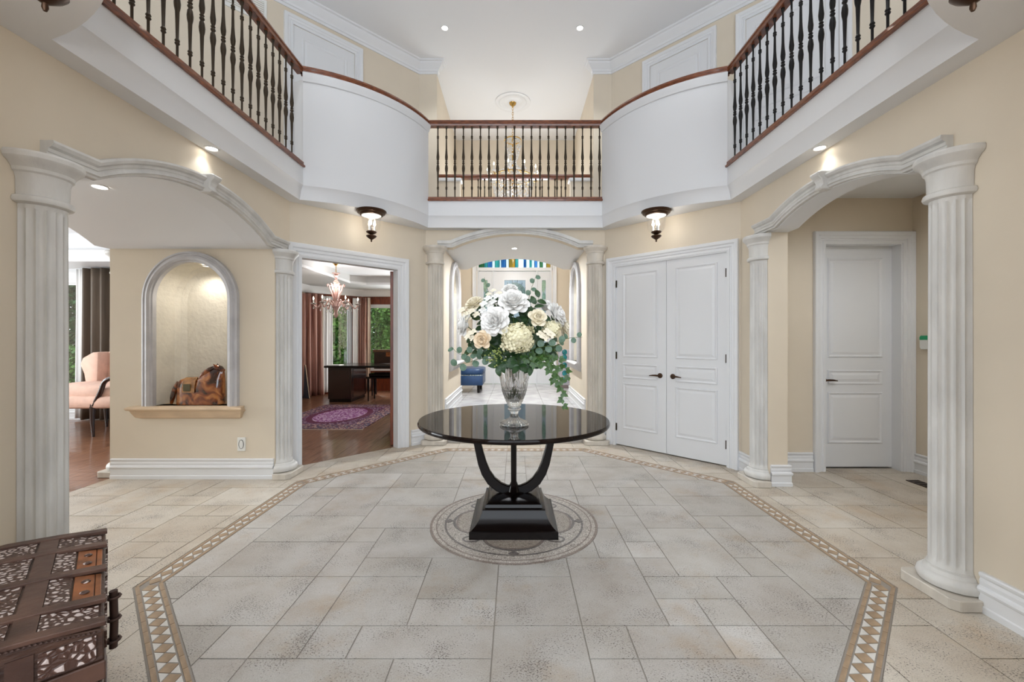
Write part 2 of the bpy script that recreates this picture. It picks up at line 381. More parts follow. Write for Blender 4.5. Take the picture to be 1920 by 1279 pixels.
me = mk('trim_3', mb.v, mb.f, smooth=25); struct(obj('trim_3', me, 'white'), 'white curved fascia around the balcony edge', 'trim')
# soffit ring
inner = loop(.13); half = n//2
outl = [(-SX-.3, -.2)] ; 
lo = inner[:half]+[(0, BY-.13), (0, BY+.2), (-BX-.05, BY+.2), (-SX-.12, CY+.08), (-SX-.12, 2.0), (-SX-.12, .9)]
ro = [(0, BY-.13)]+inner[half:]+[(SX+.12, .9), (SX+.12, 2.0), (SX+.12, CY+.08), (BX+.05, BY+.2), (0, BY+.2)]
mb = MB(); mb.add(*prism_v(lo, SOF, SOF+.02)); mb.add(*prism_v(ro, SOF, SOF+.02))
struct(obj('ceiling_soffit', mk('ceiling_soffit', mb.v, mb.f), 'ceil'), 'flat white soffit strip under the balcony', 'ceiling')
inner = loop(.17)
lo = inner[:half]+[(0, BY-.17), (0, 7.1), (-5.2, 7.1), (-5.2, .95)]
ro = [(0, BY-.17)]+inner[half:]+[(5.2, .95), (5.2, 7.1), (0, 7.1)]
mb = MB(); mb.add(*prism_v(lo, FLR-.16, FLR)); mb.add(*prism_v(ro, FLR-.16, FLR))
struct(obj('floor_gallery', mk('floor_gallery', mb.v, mb.f), 'ceil'), 'upper gallery floor slab', 'floor')

# curved parapets
sg_ = seg_pts(.175); sgi = seg_pts(.06); sgr = seg_pts(.145)
def ribbon(path_o, path_i, z0, z1):
    n = len(path_o); v = []; f = []
    for (x, y), (a, b) in zip(path_o, path_i): v += [(x, y, z0), (x, y, z1), (a, b, z1), (a, b, z0)]
    for i in range(n-1):
        for k in range(4): l = (k+1) % 4; f.append((i*4+k, i*4+l, (i+1)*4+l, (i+1)*4+k))
    f += [(0, 1, 2, 3), tuple((n-1)*4+k for k in range(4))]
    return v, f
RAILP = [(-.036, 0), (-.04, .02), (-.03, .034), (-.038, .05), (-.03, .072), (-.012, .082), (.012, .082), (.03, .072), (.038, .05), (.03, .034), (.04, .02), (.036, 0)]
SHOEP = [(-.048, 0), (-.05, .018), (-.036, .03), (-.036, .052), (.036, .052), (.036, .03), (.05, .018), (.048, 0)]
par_lab = dict(fl='curved white balcony parapet above the study doorway', fr='curved white balcony parapet above the double doors',
               nl='curved white balcony parapet at the upper left picture corner', nr='curved white balcony parapet at the upper right picture corner')
for k in ('fl', 'fr', 'nl', 'nr'):
    c0 = sg_[k][8]
    t = thing('balcony_parapet', par_lab[k], 'parapet', (c0[0], c0[1], FLR-.2), 'curved parapets')
    v, f = ribbon(sg_[k], sgi[k], FLR-.022, 3.955); mesh('parapet_wall', v, f, 'white', t, 30)
    capp = [(.0, 3.93), (-.012, 3.935), (-.016, 3.955), (-.030, 3.985), (-.034, 4.015), (.15, 4.015), (.15, 3.93)]
    path = sg_[k]; 
    # inward = towards the octagon centre
    a, b = Vector(path[0]), Vector(path[1]); nrm = Vector((-(b-a).y, (b-a).x)); inward = 1 if nrm.dot(Vector((0, OY))-a) > 0 else -1
    sweep('cap_moulding', path, [(-inward*o, h) for o, h in capp], 'white', t)
    sweep('handrail', sgr[k], [(o, h+4.015) for o, h in RAILP], 'rail', t)

# straight railings ----------------------------------------------------
def baluster_mesh():
    H = .872
    pr = [(.0075, 0), (.0075, .10), (.013, .105), (.015, .112), (.010, .119), (.015, .126), (.013, .133), (.0085, .14), (.0105, .24), (.0125, .31),
          (.0175, .335), (.0195, .36), (.0155, .395), (.0095, .408), (.016, .418), (.0165, .425), (.0095, .433), (.016, .443), (.0095, .452), (.0155, .468), (.0185, .498), (.0135, .55), (.0105, .60), (.0085, .72),
          (.013, .727), (.015, .734), (.010, .74), (.015, .747), (.013, .754), (.0075, .76), (.0075, .835), (.012, .85), (.015, H)]
    v, f = lathe_v(pr, (0, 0, 0), 8); return mk('baluster', v, f, smooth=50)
BAL = baluster_mesh(); BAL.materials.append(M['iron'])
BALR = BAL.copy(); BALR.materials[0] = mat('black_iron', (34, 33, 33), .4, metal=.6)
def railing(label, p0, p1, z, step, mesh_, off, name='balcony_railing', group='balcony railings', ztop=4.015):
    p0 = Vector(p0); p1 = Vector(p1); d = (p1-p0); Ln = d.length; d.normalize(); mid = (p0+p1)/2
    t = thing(name, label, 'railing', (mid.x, mid.y, z), group)
    sweep('handrail', [tuple(p0), tuple(p1)], [(o, h+ztop) for o, h in RAILP], 'rail', t)
    sweep('base_rail', [tuple(p0), tuple(p1)], [(o, h+z) for o, h in SHOEP], 'rail', t)
    s = off
    while s < Ln-.03:
        q = p0+d*s; b = obj('baluster', mesh_, None, t); b.location = (q.x, q.y, z+.05); b.scale = (1, 1, (ztop-z-.045)/.872); s += step
    return t
d_ = .145
(x1, y1), (x2, y2) = corner(d_); yn = 2*OY-y1
railing('left side balcony railing of bronze balusters above the niche alcove', (-x1, y1), (-x1, yn), FLR-.03, .1072, BAL, .17)
railing('right side balcony railing of black balusters above the single door', (x1, yn), (x1, y1), FLR-.03, .1072, BALR, .035)
railing('middle balcony railing above the central passage', (-x2, BY-d_), (x2, BY-d_), FLR-.03, .1072, BAL, .126)
t = thing('bridge_railing', 'far railing of the upper bridge in front of the crystal chandelier', 'railing', (0, 7.1, FLR), 'balcony railings')
sweep('handrail', [(-1.28, 7.1), (1.28, 7.1)], [(o, h+4.015) for o, h in RAILP], 'rail', t)
sweep('base_rail', [(-.92, 7.1), (.92, 7.1)], [(o, h+FLR) for o, h in SHOEP], 'rail', t)
for i in range(15):
    b = obj('baluster', BAL, None, t); b.location = (-.726+.107*i, 7.1, FLR+.05); b.scale = (1, 1, .99)
for sg in (-1, 1):
    a, b = sorted((sg*.92, sg*1.28)); box('end_post', a, b, 7.04, 7.16, FLR-.05, 3.96, 'beige', t)
    a, b = sorted((sg*.89, sg*1.28)); box('post_cap', a, b, 7.01, 7.19, 3.96, 4.015, 'white', t, bevel=.012)

# ------------------------------------------------------------------ upper walls, crown, ceiling
UY = 6.66; UX = 1.51; VX = 4.2; VY = UY-(VX-UX)
struct(box('ceiling', -5.4, 5.4, -3.6, 9.5, CEIL, CEIL+.12, 'ceil'), 'high white ceiling of the foyer', 'ceiling')
for sg, sd in ((-1, 'left'), (1, 'right')):
    F = WP((sg*UX, UY, 0), (sg*S2, -S2, 0), (-sg*S2, -S2, 0)); ln = (VX-UX)/S2
    struct(prism('wall_gallery_'+sd, [(0, FLR-.1), (ln, FLR-.1), (ln, CEIL), (0, CEIL)], -.12, 0, 'beige', None, F), 'beige upper gallery wall with white doors on the '+sd, 'wall')
    a, b = sorted((sg*1.23, sg*UX+sg*.1))
    struct(box('wall_pier_'+sd, a, b, UY, UY+.06, FLR-.1, CEIL, 'beige'), 'beige pier beside the upper bridge on the '+sd, 'wall')
    a, b = sorted((sg*1.28, sg*1.38))
    struct(box('wall_entry_'+sd, a, b, UY+.06, 9.33, 0, CEIL, 'beige'), 'beige two-storey entry wall on the '+sd, 'wall')
    a, b = sorted((sg*VX, sg*(VX+.1)))
    struct(box('wall_upper_side_'+sd, a, b, -3.5, VY, FLR-.1, CEIL, 'beige'), 'beige upper side wall on the '+sd, 'wall')
    struct(box('wall_great_room_'+sd, a, b, -3.5, .95, 0, FLR-.1, 'beige'), 'beige side wall of the great room behind the camera on the '+sd, 'wall')
    struct(box('wall_return_'+sd, min(sg*1.66, sg*VX), max(sg*1.66, sg*VX), 1.0, 1.1, 0, FLR-.1, 'beige'), 'beige return wall toward the great room on the '+sd, 'wall')
    crp = [(0, 5.50), (.012, 5.50), (.016, 5.53), (.03, 5.535), (.036, 5.56), (.075, 5.60), (.095, 5.625), (.10, 5.645), (.125, 5.65), (.13, CEIL), (0, CEIL)]
    path = [(sg*1.23, UY+.06), (sg*1.23, UY), (sg*UX, UY), (sg*VX, VY), (sg*VX, -3.4)]
    s_ = 1 if sg < 0 else -1
    struct(sweep('trim_crown_'+sd, path, [(s_*o, h) for o, h in crp], 'white', None, smooth=20), 'white crown moulding above the upper '+sd+' gallery wall', 'trim')
# window wall behind the camera: frame members of the tall windows
mbw = thing('window_1', 'tall window wall of the great room behind the camera', 'window', (0, -3.4, 0)); mbw['kind'] = 'structure'
box('wall_panel', -4.3, -3.35, -3.5, -3.4, 0, CEIL, 'beige', mbw); box('wall_panel', 3.35, 4.3, -3.5, -3.4, 0, CEIL, 'beige', mbw)
box('wall_panel', -3.35, 3.35, -3.5, -3.4, 0, .55, 'beige', mbw); box('wall_panel', -3.35, 3.35, -3.5, -3.4, 5.25, CEIL, 'beige', mbw)
for i in range(5): x = -3.35+6.7*i/4; box('mullion', x-.04, x+.04, -3.5, -3.42, .55, 5.25, 'white', mbw)
# back wall of the two-storey entry
FE = WP((0, 9.23, 0), (1, 0, 0), (0, -1, 0))
struct(prism('wall_entry_back', [(-1.38, 0), (-.83, 0), (-.83, 4.18), (.80, 4.18), (.80, 0), (1.38, 0), (1.38, CEIL), (-1.38, CEIL)], -.15, 0, 'beige', None, FE), 'beige far wall above the front door', 'wall')

# ------------------------------------------------------------------ baseboards
BBP = [(0, 0), (.026, 0), (.026, .03), (.02, .036), (.02, .095), (.026, .10), (.030, .112), (.026, .124), (.016, .13), (.018, .15), (.013, .165), (.020, .176), (.022, .186), (.016, .193), (0, .193)]
def baseboard(name, path, label, side=1, z=0, k=1):
    return struct(sweep(name, path, [(side*o*k, h*k+z) for o, h in BBP], 'white', None, smooth=20), label, 'baseboard')
baseboard('baseboard_alcove', [(-3.88, 4.08), (-2.318, 4.08)], 'white moulded baseboard under the plaster niche', -1)
baseboard('baseboard_right', [(SX, 1.78), (SX, 2.095)], 'white baseboard at the right picture edge', 1)
baseboard('baseboard_left', [(-SX, 1.905), (-SX, 1.78)], 'white baseboard at the left picture edge', 1)
fd = lambda F, s: tuple(F(s, 0, 0)[:2])
baseboard('baseboard_right_corner', [(SX, 4.10), (SX, CY), fd(FDR, .03)], 'short white baseboard between the fluted column and the double doors', 1)
baseboard('baseboard_back_right', [fd(FDR, 1.60), fd(FDR, DLEN), (BX-.06, BY)], 'short white baseboard beyond the double doors', 1)
baseboard('baseboard_back_left', [(-BX+.06, BY), fd(FDL, DLEN), fd(FDL, 1.41)], 'short white baseboard beyond the study doorway', 1)
baseboard('baseboard_pier', [(SX+.02, 3.875), (SX+.185, 3.875), (SX+.185, 4.3), (3.01, 4.3)], 'white baseboard wrapping the pier beside the single door', -1)
baseboard('baseboard_vestibule', [(4.03, 4.28), (4.03, 2.3)], 'white baseboard under the keypad', -1)
for sg, sd in ((-1, 'left'), (1, 'right')):
    baseboard('baseboard_passage_'+sd, [(sg*.925, 5.56), (sg*.925, 7.2), (sg*1.28, 7.2), (sg*1.28, 9.23)], 'white baseboard on the '+sd+' side of the passage', 1 if sg > 0 else -1, .36)

# ------------------------------------------------------------------ floor: tiles, mosaic border, medallion
def clip(poly, a, b, c):
    """keep a*x+b*y<=c"""
    out = []
    for i in range(len(poly)):
        p, q = poly[i], poly[(i+1) % len(poly)]; fp = a*p[0]+b*p[1]-c; fq = a*q[0]+b*q[1]-c
        if fp <= 0: out.append(p)
        if (fp < 0 < fq) or (fq < 0 < fp): t = fp/(fp-fq); out.append((p[0]+(q[0]-p[0])*t, p[1]+(q[1]-p[1])*t))
    return out
def area(p): return abs(sum(p[i][0]*p[(i+1) % len(p)][1]-p[(i+1) % len(p)][0]*p[i][1] for i in range(len(p))))/2 if len(p) > 2 else 0
OC = [(math.cos(PI/4*i), math.sin(PI/4*i)) for i in range(8)]
AP_O, AP_I = 2.06, 1.935
def halfs(ap): return [(c, s, ap+s*OY) for c, s in OC]
def tilemat():
    m = mat('travertine', (208, 199, 187), .42, bump=.0)
    nt = m.node_tree; N = nt.nodes; L = nt.links; b = N['Principled BSDF']
    oi = N.new('ShaderNodeObjectInfo'); tc = N.new('ShaderNodeTexCoord')
    rmp = N.new('ShaderNodeValToRGB'); L.new(oi.outputs['Random'], rmp.inputs[0])
    e = rmp.color_ramp.elements; e[0].color = lin((180, 175, 168)); e[1].color = lin((202, 198, 193))
    x = e.new(.35); x.color = lin((192, 188, 182)); x = e.new(.7); x.color = lin((186, 181, 175))
    n1 = N.new('ShaderNodeTexNoise'); n1.inputs['Scale'].default_value = 3.2; n1.inputs['Detail'].default_value = 8; n1.inputs['Roughness'].default_value = .68
    L.new(tc.outputs['Object'], n1.inputs[0])
    mx = N.new('ShaderNodeMix'); mx.data_type = 'RGBA'; mx.blend_type = 'MULTIPLY'; mx.inputs[0].default_value = .55
    r2 = N.new('ShaderNodeValToRGB'); r2.color_ramp.elements[0].position = .3; r2.color_ramp.elements[0].color = lin((212, 200, 186)); r2.color_ramp.elements[1].position = .62; r2.color_ramp.elements[1].color = (1, 1, 1, 1)
    L.new(n1.outputs[0], r2.inputs[0]); L.new(rmp.outputs[0], mx.inputs[6]); L.new(r2.outputs[0], mx.inputs[7])
    # pits: stretched noise thresholds, masked by a broad noise
    mp = N.new('ShaderNodeMapping'); mp.inputs['Scale'].default_value = (1, 1.5, 1); mp.inputs['Rotation'].default_value = (0, 0, .5); L.new(tc.outputs['Object'], mp.inputs[0])
    n2 = N.new('ShaderNodeTexNoise'); n2.inputs['Scale'].default_value = 120; n2.inputs['Detail'].default_value = 4; L.new(mp.outputs[0], n2.inputs[0])
    n3 = N.new('ShaderNodeTexNoise'); n3.inputs['Scale'].default_value = 4.5; n3.inputs['Detail'].default_value = 2; L.new(tc.outputs['Object'], n3.inputs[0])
    sm = N.new('ShaderNodeMath'); sm.operation = 'MULTIPLY_ADD'; sm.inputs[1].default_value = .45; L.new(n3.outputs[0], sm.inputs[0]); L.new(n2.outputs[0], sm.inputs[2])
    r3 = N.new('ShaderNodeValToRGB'); r3.color_ramp.elements[0].position = .82; r3.color_ramp.elements[1].position = .91
    L.new(sm.outputs[0], r3.inputs[0])
    m3 = N.new('ShaderNodeMix'); m3.data_type = 'RGBA'; L.new(r3.outputs[0], m3.inputs[0]); L.new(mx.outputs[2], m3.inputs[6]); m3.inputs[7].default_value = lin((118, 110, 103))
    n4 = N.new('ShaderNodeTexNoise'); n4.inputs['Scale'].default_value = 190; n4.inputs['Detail'].default_value = 3; L.new(tc.outputs['Object'], n4.inputs[0])
    r4 = N.new('ShaderNodeValToRGB'); r4.color_ramp.elements[0].position = .3; r4.color_ramp.elements[0].color = lin((226, 225, 223)); r4.color_ramp.elements[1].position = .7; r4.color_ramp.elements[1].color = (1, 1, 1, 1); L.new(n4.outputs[0], r4.inputs[0])
    n5 = N.new('ShaderNodeTexNoise'); n5.inputs['Scale'].default_value = 1.7; n5.inputs['Detail'].default_value = 5; n5.inputs['Roughness'].default_value = .7; L.new(tc.outputs['Object'], n5.inputs[0])
    r5 = N.new('ShaderNodeValToRGB'); r5.color_ramp.elements[0].position = .54; r5.color_ramp.elements[0].color = (1, 1, 1, 1); r5.color_ramp.elements[1].position = .74; r5.color_ramp.elements[1].color = lin((244, 228, 208)); L.new(n5.outputs[0], r5.inputs[0])
    g1 = N.new('ShaderNodeMix'); g1.data_type = 'RGBA'; g1.blend_type = 'MULTIPLY'; g1.inputs[0].default_value = 1; L.new(m3.outputs[2], g1.inputs[6]); L.new(r4.outputs[0], g1.inputs[7])
    g2 = N.new('ShaderNodeMix'); g2.data_type = 'RGBA'; g2.blend_type = 'MULTIPLY'; g2.inputs[0].default_value = 1; L.new(g1.outputs[2], g2.inputs[6]); L.new(r5.outputs[0], g2.inputs[7])
    L.new(g2.outputs[2], b.inputs['Base Color'])
    bp = N.new('ShaderNodeBump'); bp.inputs['Strength'].default_value = .5; bp.inputs['Distance'].default_value = .004; bp.invert = True
    L.new(r3.outputs[0], bp.inputs['Height'])
    bp2 = N.new('ShaderNodeBump'); bp2.inputs['Strength'].default_value = .12; bp2.inputs['Distance'].default_value = .01; L.new(n1.outputs[0], bp2.inputs['Height']); L.new(bp.outputs[0], bp2.inputs['Normal'])
    L.new(bp2.outputs[0], b.inputs['Normal'])
    return m
M['tile'] = tilemat()
M['tile_warm_lit'] = M['tile'].copy(); M['tile_warm_lit'].name = 'warm_lit_travertine'  # outer tiles: warmer stone tone, partly light put into the colour
for nd in M['tile_warm_lit'].node_tree.nodes:
    if nd.type == 'VALTORGB' and nd.inputs[0].links[0].from_node.type == 'OBJECT_INFO':
        for el, c_ in zip(nd.color_ramp.elements, ((206, 195, 180), (216, 207, 194), (211, 201, 187), (220, 213, 202))): el.color = lin(c_)
floor = struct(box('floor', -3.9, 4.2, -3.5, 5.56, -.06, -.004, 'grout'), 'pale travertine tile floor of the foyer', 'floor')
REG = [[(1, 0, SX), (-1, 0, SX), (0, 1, BY+.06), (-S2, S2, (CY+SX)*S2+.08), (S2, S2, (CY+SX)*S2+.10)],
       [(1, 0, -SX), (-1, 0, 3.9), (0, 1, 4.10)], [(-1, 0, -SX), (1, 0, 4.1), (0, 1, 4.40)]]
mod = .205; X0 = -.098; Y0 = 1.983
rng = random.Random(21)
i0, i1, j0, j1 = -19, 21, -3, 18
used = set(); rects = []
ORD = [(3, 2), (2, 2), (2, 3), (2, 1), (1, 2), (1, 1), (2, 2), (3, 2)]
fixed = [(0, -2, 2, 2), (-3, -1, 3, 1), (0, 0, 2, 2), (-2, 0, 2, 1), (-2, 1, 2, 2), (0, 2, 2, 1), (2, 0, 2, 3), (-4, 0, 2, 2), (-4, 2, 2, 1), (2, -1, 1, 1), (3, -1, 2, 1), (-5, -1, 1, 1), (4, 1, 2, 1), (4, 2, 1, 1)]
def put(i, j, a, b):
    cells = [(i+x, j+y) for x in range(a) for y in range(b)]
    if any(c in used for c in cells): return False
    used.update(cells); rects.append((i, j, a, b)); return True
for q in fixed: put(*q)
for j in range(j0, j1):
    for i in range(i0, i1):
        if (i, j) in used: continue
        o = ORD[:]; rng.shuffle(o)
        o += [(1, 1)]
        for a, b in o:
            if put(i, j, a, b): break
g = .003; hi_ = halfs(AP_I-.004); ho_ = halfs(AP_O+.004)
for (i, j, a, b) in rects:
    x0, x1 = X0+i*mod+g, X0+(i+a)*mod-g; y0, y1 = Y0+j*mod+g, Y0+(j+b)*mod-g
    base = [(x0, y0), (x1, y0), (x1, y1), (x0, y1)]; pieces = []
    for R in REG:
        p = base
        for h in R: p = clip(p, *h) if p else p
        if area(p) < 1e-4: continue
        q = p
        for h in hi_: q = clip(q, *h) if q else q
        if area(q) > 2e-4: pieces.append((q, 'tile'))
        rest = p
        for h in ho_:
            if not rest: break
            o = clip(rest, -h[0], -h[1], -h[2]); rest = clip(rest, *h)
            if area(o) > 2e-4: pieces.append((o, 'tile_warm_lit'))
    if not pieces: continue
    if max(y for p, k_ in pieces for x, y in p) < 1.35: continue
    for mt_ in ('tile', 'tile_warm_lit'):
        ps = [p for p, k_ in pieces if k_ == mt_]
        if not ps: continue
        mb = MB(); dz = rng.uniform(-.0008, .0004)
        for p in ps: mb.add(*prism_v(p, -.02, dz))
        me = bpy.data.meshes.new('tile'); me.from_pydata(mb.v, [], mb.f); obj('tile', me, mt_, floor)
# mosaic border
def ring_v(ao, ai, z0, z1):
    k = math.tan(PI/8); v = []; f = []
    for ap, z in ((ao, z0), (ao, z1), (ai, z1), (ai, z0)):
        for i in range(8):
            a = PI/4*i+PI/8; r = ap/math.cos(PI/8); v.append((r*math.cos(a), OY+r*math.sin(a), z))
    for q in range(4):
        for i in range(8): j = (i+1) % 8; f.append((q*8+i, q*8+j, ((q+1) % 4)*8+j, ((q+1) % 4)*8+i))
    return v, f
border = obj('mosaic_border', mk('mosaic_border', *ring_v(AP_O, AP_I, -.02, -.0025)), 'grout', floor); border['label'] = 'octagonal brown and white mosaic border'
def shrink(p, k): cx = sum(q[0] for q in p)/len(p); cy = sum(q[1] for q in p)/len(p); return [(cx+(x-cx)*k, cy+(y-cy)*k) for x, y in p]
PW, EW, PITCH = .068, .0175, .0755
cw = PW/2
def chipmesh(name, poly, mt):
    v, f = prism_v(poly, -.012, .0); me = mk(name, v, f); me.materials.append(M[mt]); return me
para = [(-PITCH/2, 0), (0, -cw), (PITCH/2, 0), (0, cw)]
tra = [(PITCH/2, 0), (0, cw), (PITCH, cw)]
trb = [(PITCH/2, 0), (PITCH, -cw), (0, -cw)]
stuff = {'brownchip': MB(), 'whitechip': MB()}
CH = [('brown_chip', shrink(para, .94), 'brownchip'), ('white_chip', shrink(tra, .84), 'whitechip'), ('white_chip', shrink(trb, .84), 'whitechip')]
CHM = [chipmesh(*c) for c in CH]
apm = (AP_O+AP_I)/2
for k in range(8):
    ca, sa = OC[k]; side = 2*apm*math.tan(PI/8); ncell = int(side/PITCH); pit = side/ncell
    tx, ty = -sa, ca
    near = k in (0, 4, 5, 7)
    for i in range(ncell):
        s = -side/2+pit*(i+.5); x = ca*apm+tx*s; y = OY+sa*apm+ty*s
        if y < 1.35 and k != 6 or k == 6: continue
        rot = math.atan2(ty, tx)
        for (nm, poly, mt), me in zip(CH, CHM):
            if i == ncell-1 and nm == 'white_chip': continue
            if near and y < 4.05:
                o = obj(nm, me, None, border); o.location = (x, y, 0); o.rotation_euler = (0, 0, rot)
            else:
                pp = [(x+tx*px-ty*py, y+ty*px+tx*py) for px, py in poly]; stuff[mt].add(*prism_v(pp, -.012, .0))
    for apx in (AP_O-.006-EW/2, AP_I+.006+EW/2):
        sd = 2*apx*math.tan(PI/8); m_ = 17; pl = sd/m_
        me = chipmesh('edge_chip', [(-pl/2+.0012, -EW/2), (pl/2-.0012, -EW/2), (pl/2-.0012, EW/2), (-pl/2+.0012, EW/2)], 'brownchip')
        for i in range(m_):
            s = -sd/2+pl*(i+.5); x = ca*apx+tx*s; y = OY+sa*apx+ty*s; rot = math.atan2(ty, tx)
            if y < 1.35 or k == 6: continue
            if near and y < 4.05:
                o = obj('edge_chip', me, None, border); o.location = (x, y, 0); o.rotation_euler = (0, 0, rot)
            else:
                pp = [(x+tx*px-ty*py, y+ty*px+tx*py) for px, py in [(-pl/2+.001, -EW/2), (pl/2-.001, -EW/2), (pl/2-.001, EW/2), (-pl/2+.001, EW/2)]]
                stuff['brownchip'].add(*prism_v(pp, -.012, .0))
mbs = MB(); mbs.add(stuff['brownchip'].v, stuff['brownchip'].f); nb = len(mbs.f); mbs.add(stuff['whitechip'].v, stuff['whitechip'].f)
me = mk('far_chips', mbs.v, mbs.f, fix=False); me.materials.append(M['brownchip']); me.materials.append(M['whitechip'])
for p in me.polygons[nb:]: p.material_index = 1
o = obj('far_chips', me, None, border); o['kind'] = 'stuff'
# medallion (1.21 m across)
MX, MY, MR = -.01, 3.12, .607
def mosmat(name, c1, c2, sc=70):
    m = mat(name, c1, .35); nt = m.node_tree; N = nt.nodes; L = nt.links; b = N['Principled BSDF']
    tc = N.new('ShaderNodeTexCoord'); vo = N.new('ShaderNodeTexVoronoi'); vo.inputs['Scale'].default_value = sc; L.new(tc.outputs['Object'], vo.inputs['Vector'])
    r = N.new('ShaderNodeValToRGB'); r.color_ramp.elements[0].color = lin(c2); r.color_ramp.elements[1].color = lin(c1)
    sp = N.new('ShaderNodeSeparateColor'); L.new(vo.outputs['Color'], sp.inputs[0]); L.new(sp.outputs[0], r.inputs[0])
    v2 = N.new('ShaderNodeTexVoronoi'); v2.feature = 'DISTANCE_TO_EDGE'; v2.inputs['Scale'].default_value = sc; L.new(tc.outputs['Object'], v2.inputs['Vector'])
    r2 = N.new('ShaderNodeValToRGB'); r2.color_ramp.elements[0].position = .02; r2.color_ramp.elements[1].position = .09; L.new(v2.outputs[0], r2.inputs[0])
    mx = N.new('ShaderNodeMix'); mx.data_type = 'RGBA'; L.new(r2.outputs[0], mx.inputs[0]); mx.inputs[6].default_value = lin((118, 108, 98)); L.new(r.outputs[0], mx.inputs[7])
    L.new(mx.outputs[2], b.inputs['Base Color'])
    bp = N.new('ShaderNodeBump'); bp.inputs['Strength'].default_value = .5; bp.inputs['Distance'].default_value = .003; L.new(r2.outputs[0], bp.inputs['Height']); L.new(bp.outputs[0], b.inputs['Normal'])
    return m
M['mos_light'] = mosmat('mosaic_ivory', (206, 198, 188), (178, 168, 158)); M['mos_brown'] = mosmat('mosaic_umber', (148, 132, 122), (124, 108, 100))
M['mos_reflect'] = mosmat('mosaic_tan_reflection', (184, 172, 158), (164, 150, 136)); M['mos_grey'] = mosmat('mosaic_grey', (120, 114, 112), (92, 86, 84))  # tan: warm reflection under the table put into the mosaic colour
med = lathe('medallion', [(0, -.003), (MR, -.003), (MR, .002), (0, .002)], (MX, MY, 0), 'mos_light', floor, 72); med['label'] = 'round mosaic medallion under the table'
def annulus(name, r0, r1, mt, z=.0028):
    return lathe(name, [(r0, .0), (r1, .0), (r1, z), (r0, z), (r0, 0)], (MX, MY, 0), mt, med, 72)
annulus('outer_ring', MR-.018, MR, 'mos_brown'); annulus('band_ring', MR-.10, MR-.020, 'mos_light', .0024); annulus('middle_ring', MR-.052, MR-.044, 'mos_brown', .0030); annulus('inner_line', MR-.118, MR-.104, 'mos_grey')
def quat(r0, r1, n=96): return [(MX+(r0+r1*abs(math.cos(2*q*PI/n*2))**.55)*math.cos(2*PI*q/n), MY+(r0+r1*abs(math.cos(2*q*PI/n*2))**.55)*math.sin(2*PI*q/n)) for q in range(n)]
mesh('quatrefoil_field', *prism_v(quat(.225, .19), 0, .0024), 'mos_light', med)
v, f = sweep_v(quat(.235, .20), [(-.010, .0), (-.010, .0034), (.010, .0034), (.010, 0)], closed=True); mesh('quatrefoil_line', v, f, 'mos_grey', med)
for k in range(4):
    b = PI/2*k; cx, cy = MX+.475*math.cos(b), MY+.475*math.sin(b)
    mesh('diamond', *prism_v([(cx+.036*math.cos(b+q*PI/2), cy+.036*math.sin(b+q*PI/2)) for q in range(4)], 0, .0036), 'mos_grey', med)
    b += PI/4; cx, cy = MX+.40*math.cos(b), MY+.40*math.sin(b)
    v, f = sweep_v([(cx+.055*math.cos(q*PI/8), cy+.04*math.sin(q*PI/8)) for q in range(16)], [(-.007, 0), (-.007, .0034), (.007, .0034), (.007, 0)], closed=True); mesh('scroll_loop', v, f, 'mos_grey', med)
    a = PI/2*k; cx, cy = MX+.30*math.cos(a), MY+.30*math.sin(a)
    mesh('lobe_fill', *prism_v([(cx+(.115 if k % 2 == 0 else .19)*math.cos(q*PI/12), cy+(.19 if k % 2 == 0 else .115)*math.sin(q*PI/12)) for q in range(24)], 0, .0030), 'mos_reflect', med)
    v, f = sweep_v([(cx+(.115 if k % 2 == 0 else .19)*math.cos(q*PI/12), cy+(.19 if k % 2 == 0 else .115)*math.sin(q*PI/12)) for q in range(24)], [(-.006, 0), (-.006, .0036), (.006, .0036), (.006, 0)], closed=True); mesh('lobe_line', v, f, 'mos_brown', med)
# steps and raised entry floor
struct(box('floor_step', -.925, .925, 5.50, 5.80, -.06, .18, 'tile'), 'lower travertine step of the passage', 'step')
M['entrytile'] = mat('polished_entry_tile', (206, 204, 204), .22, var=.12, scale=5, bump=.05, bscale=30)
ef = struct(box('floor_entry', -1.28, 1.28, 5.80, 9.30, -.06, .352, 'grout'), 'polished pale entry floor beyond the passage', 'floor')
rng = random.Random(4)
for i in range(6):
    y = 5.80; 
    while y < 9.25:
        ln = rng.choice((.41, .615, .41)); x0 = -1.28+i*.4267
        box('tile', x0+.003, x0+.4237, y+.003, min(y+ln, 9.28)-.003, .33, .36, 'entrytile', ef); y += ln
# great room floor behind the camera
struct(box('floor_great_room', -4.2, 4.2, -3.5, .75, -.05, .0005, 'oak'), 'wood floor behind the camera', 'floor')

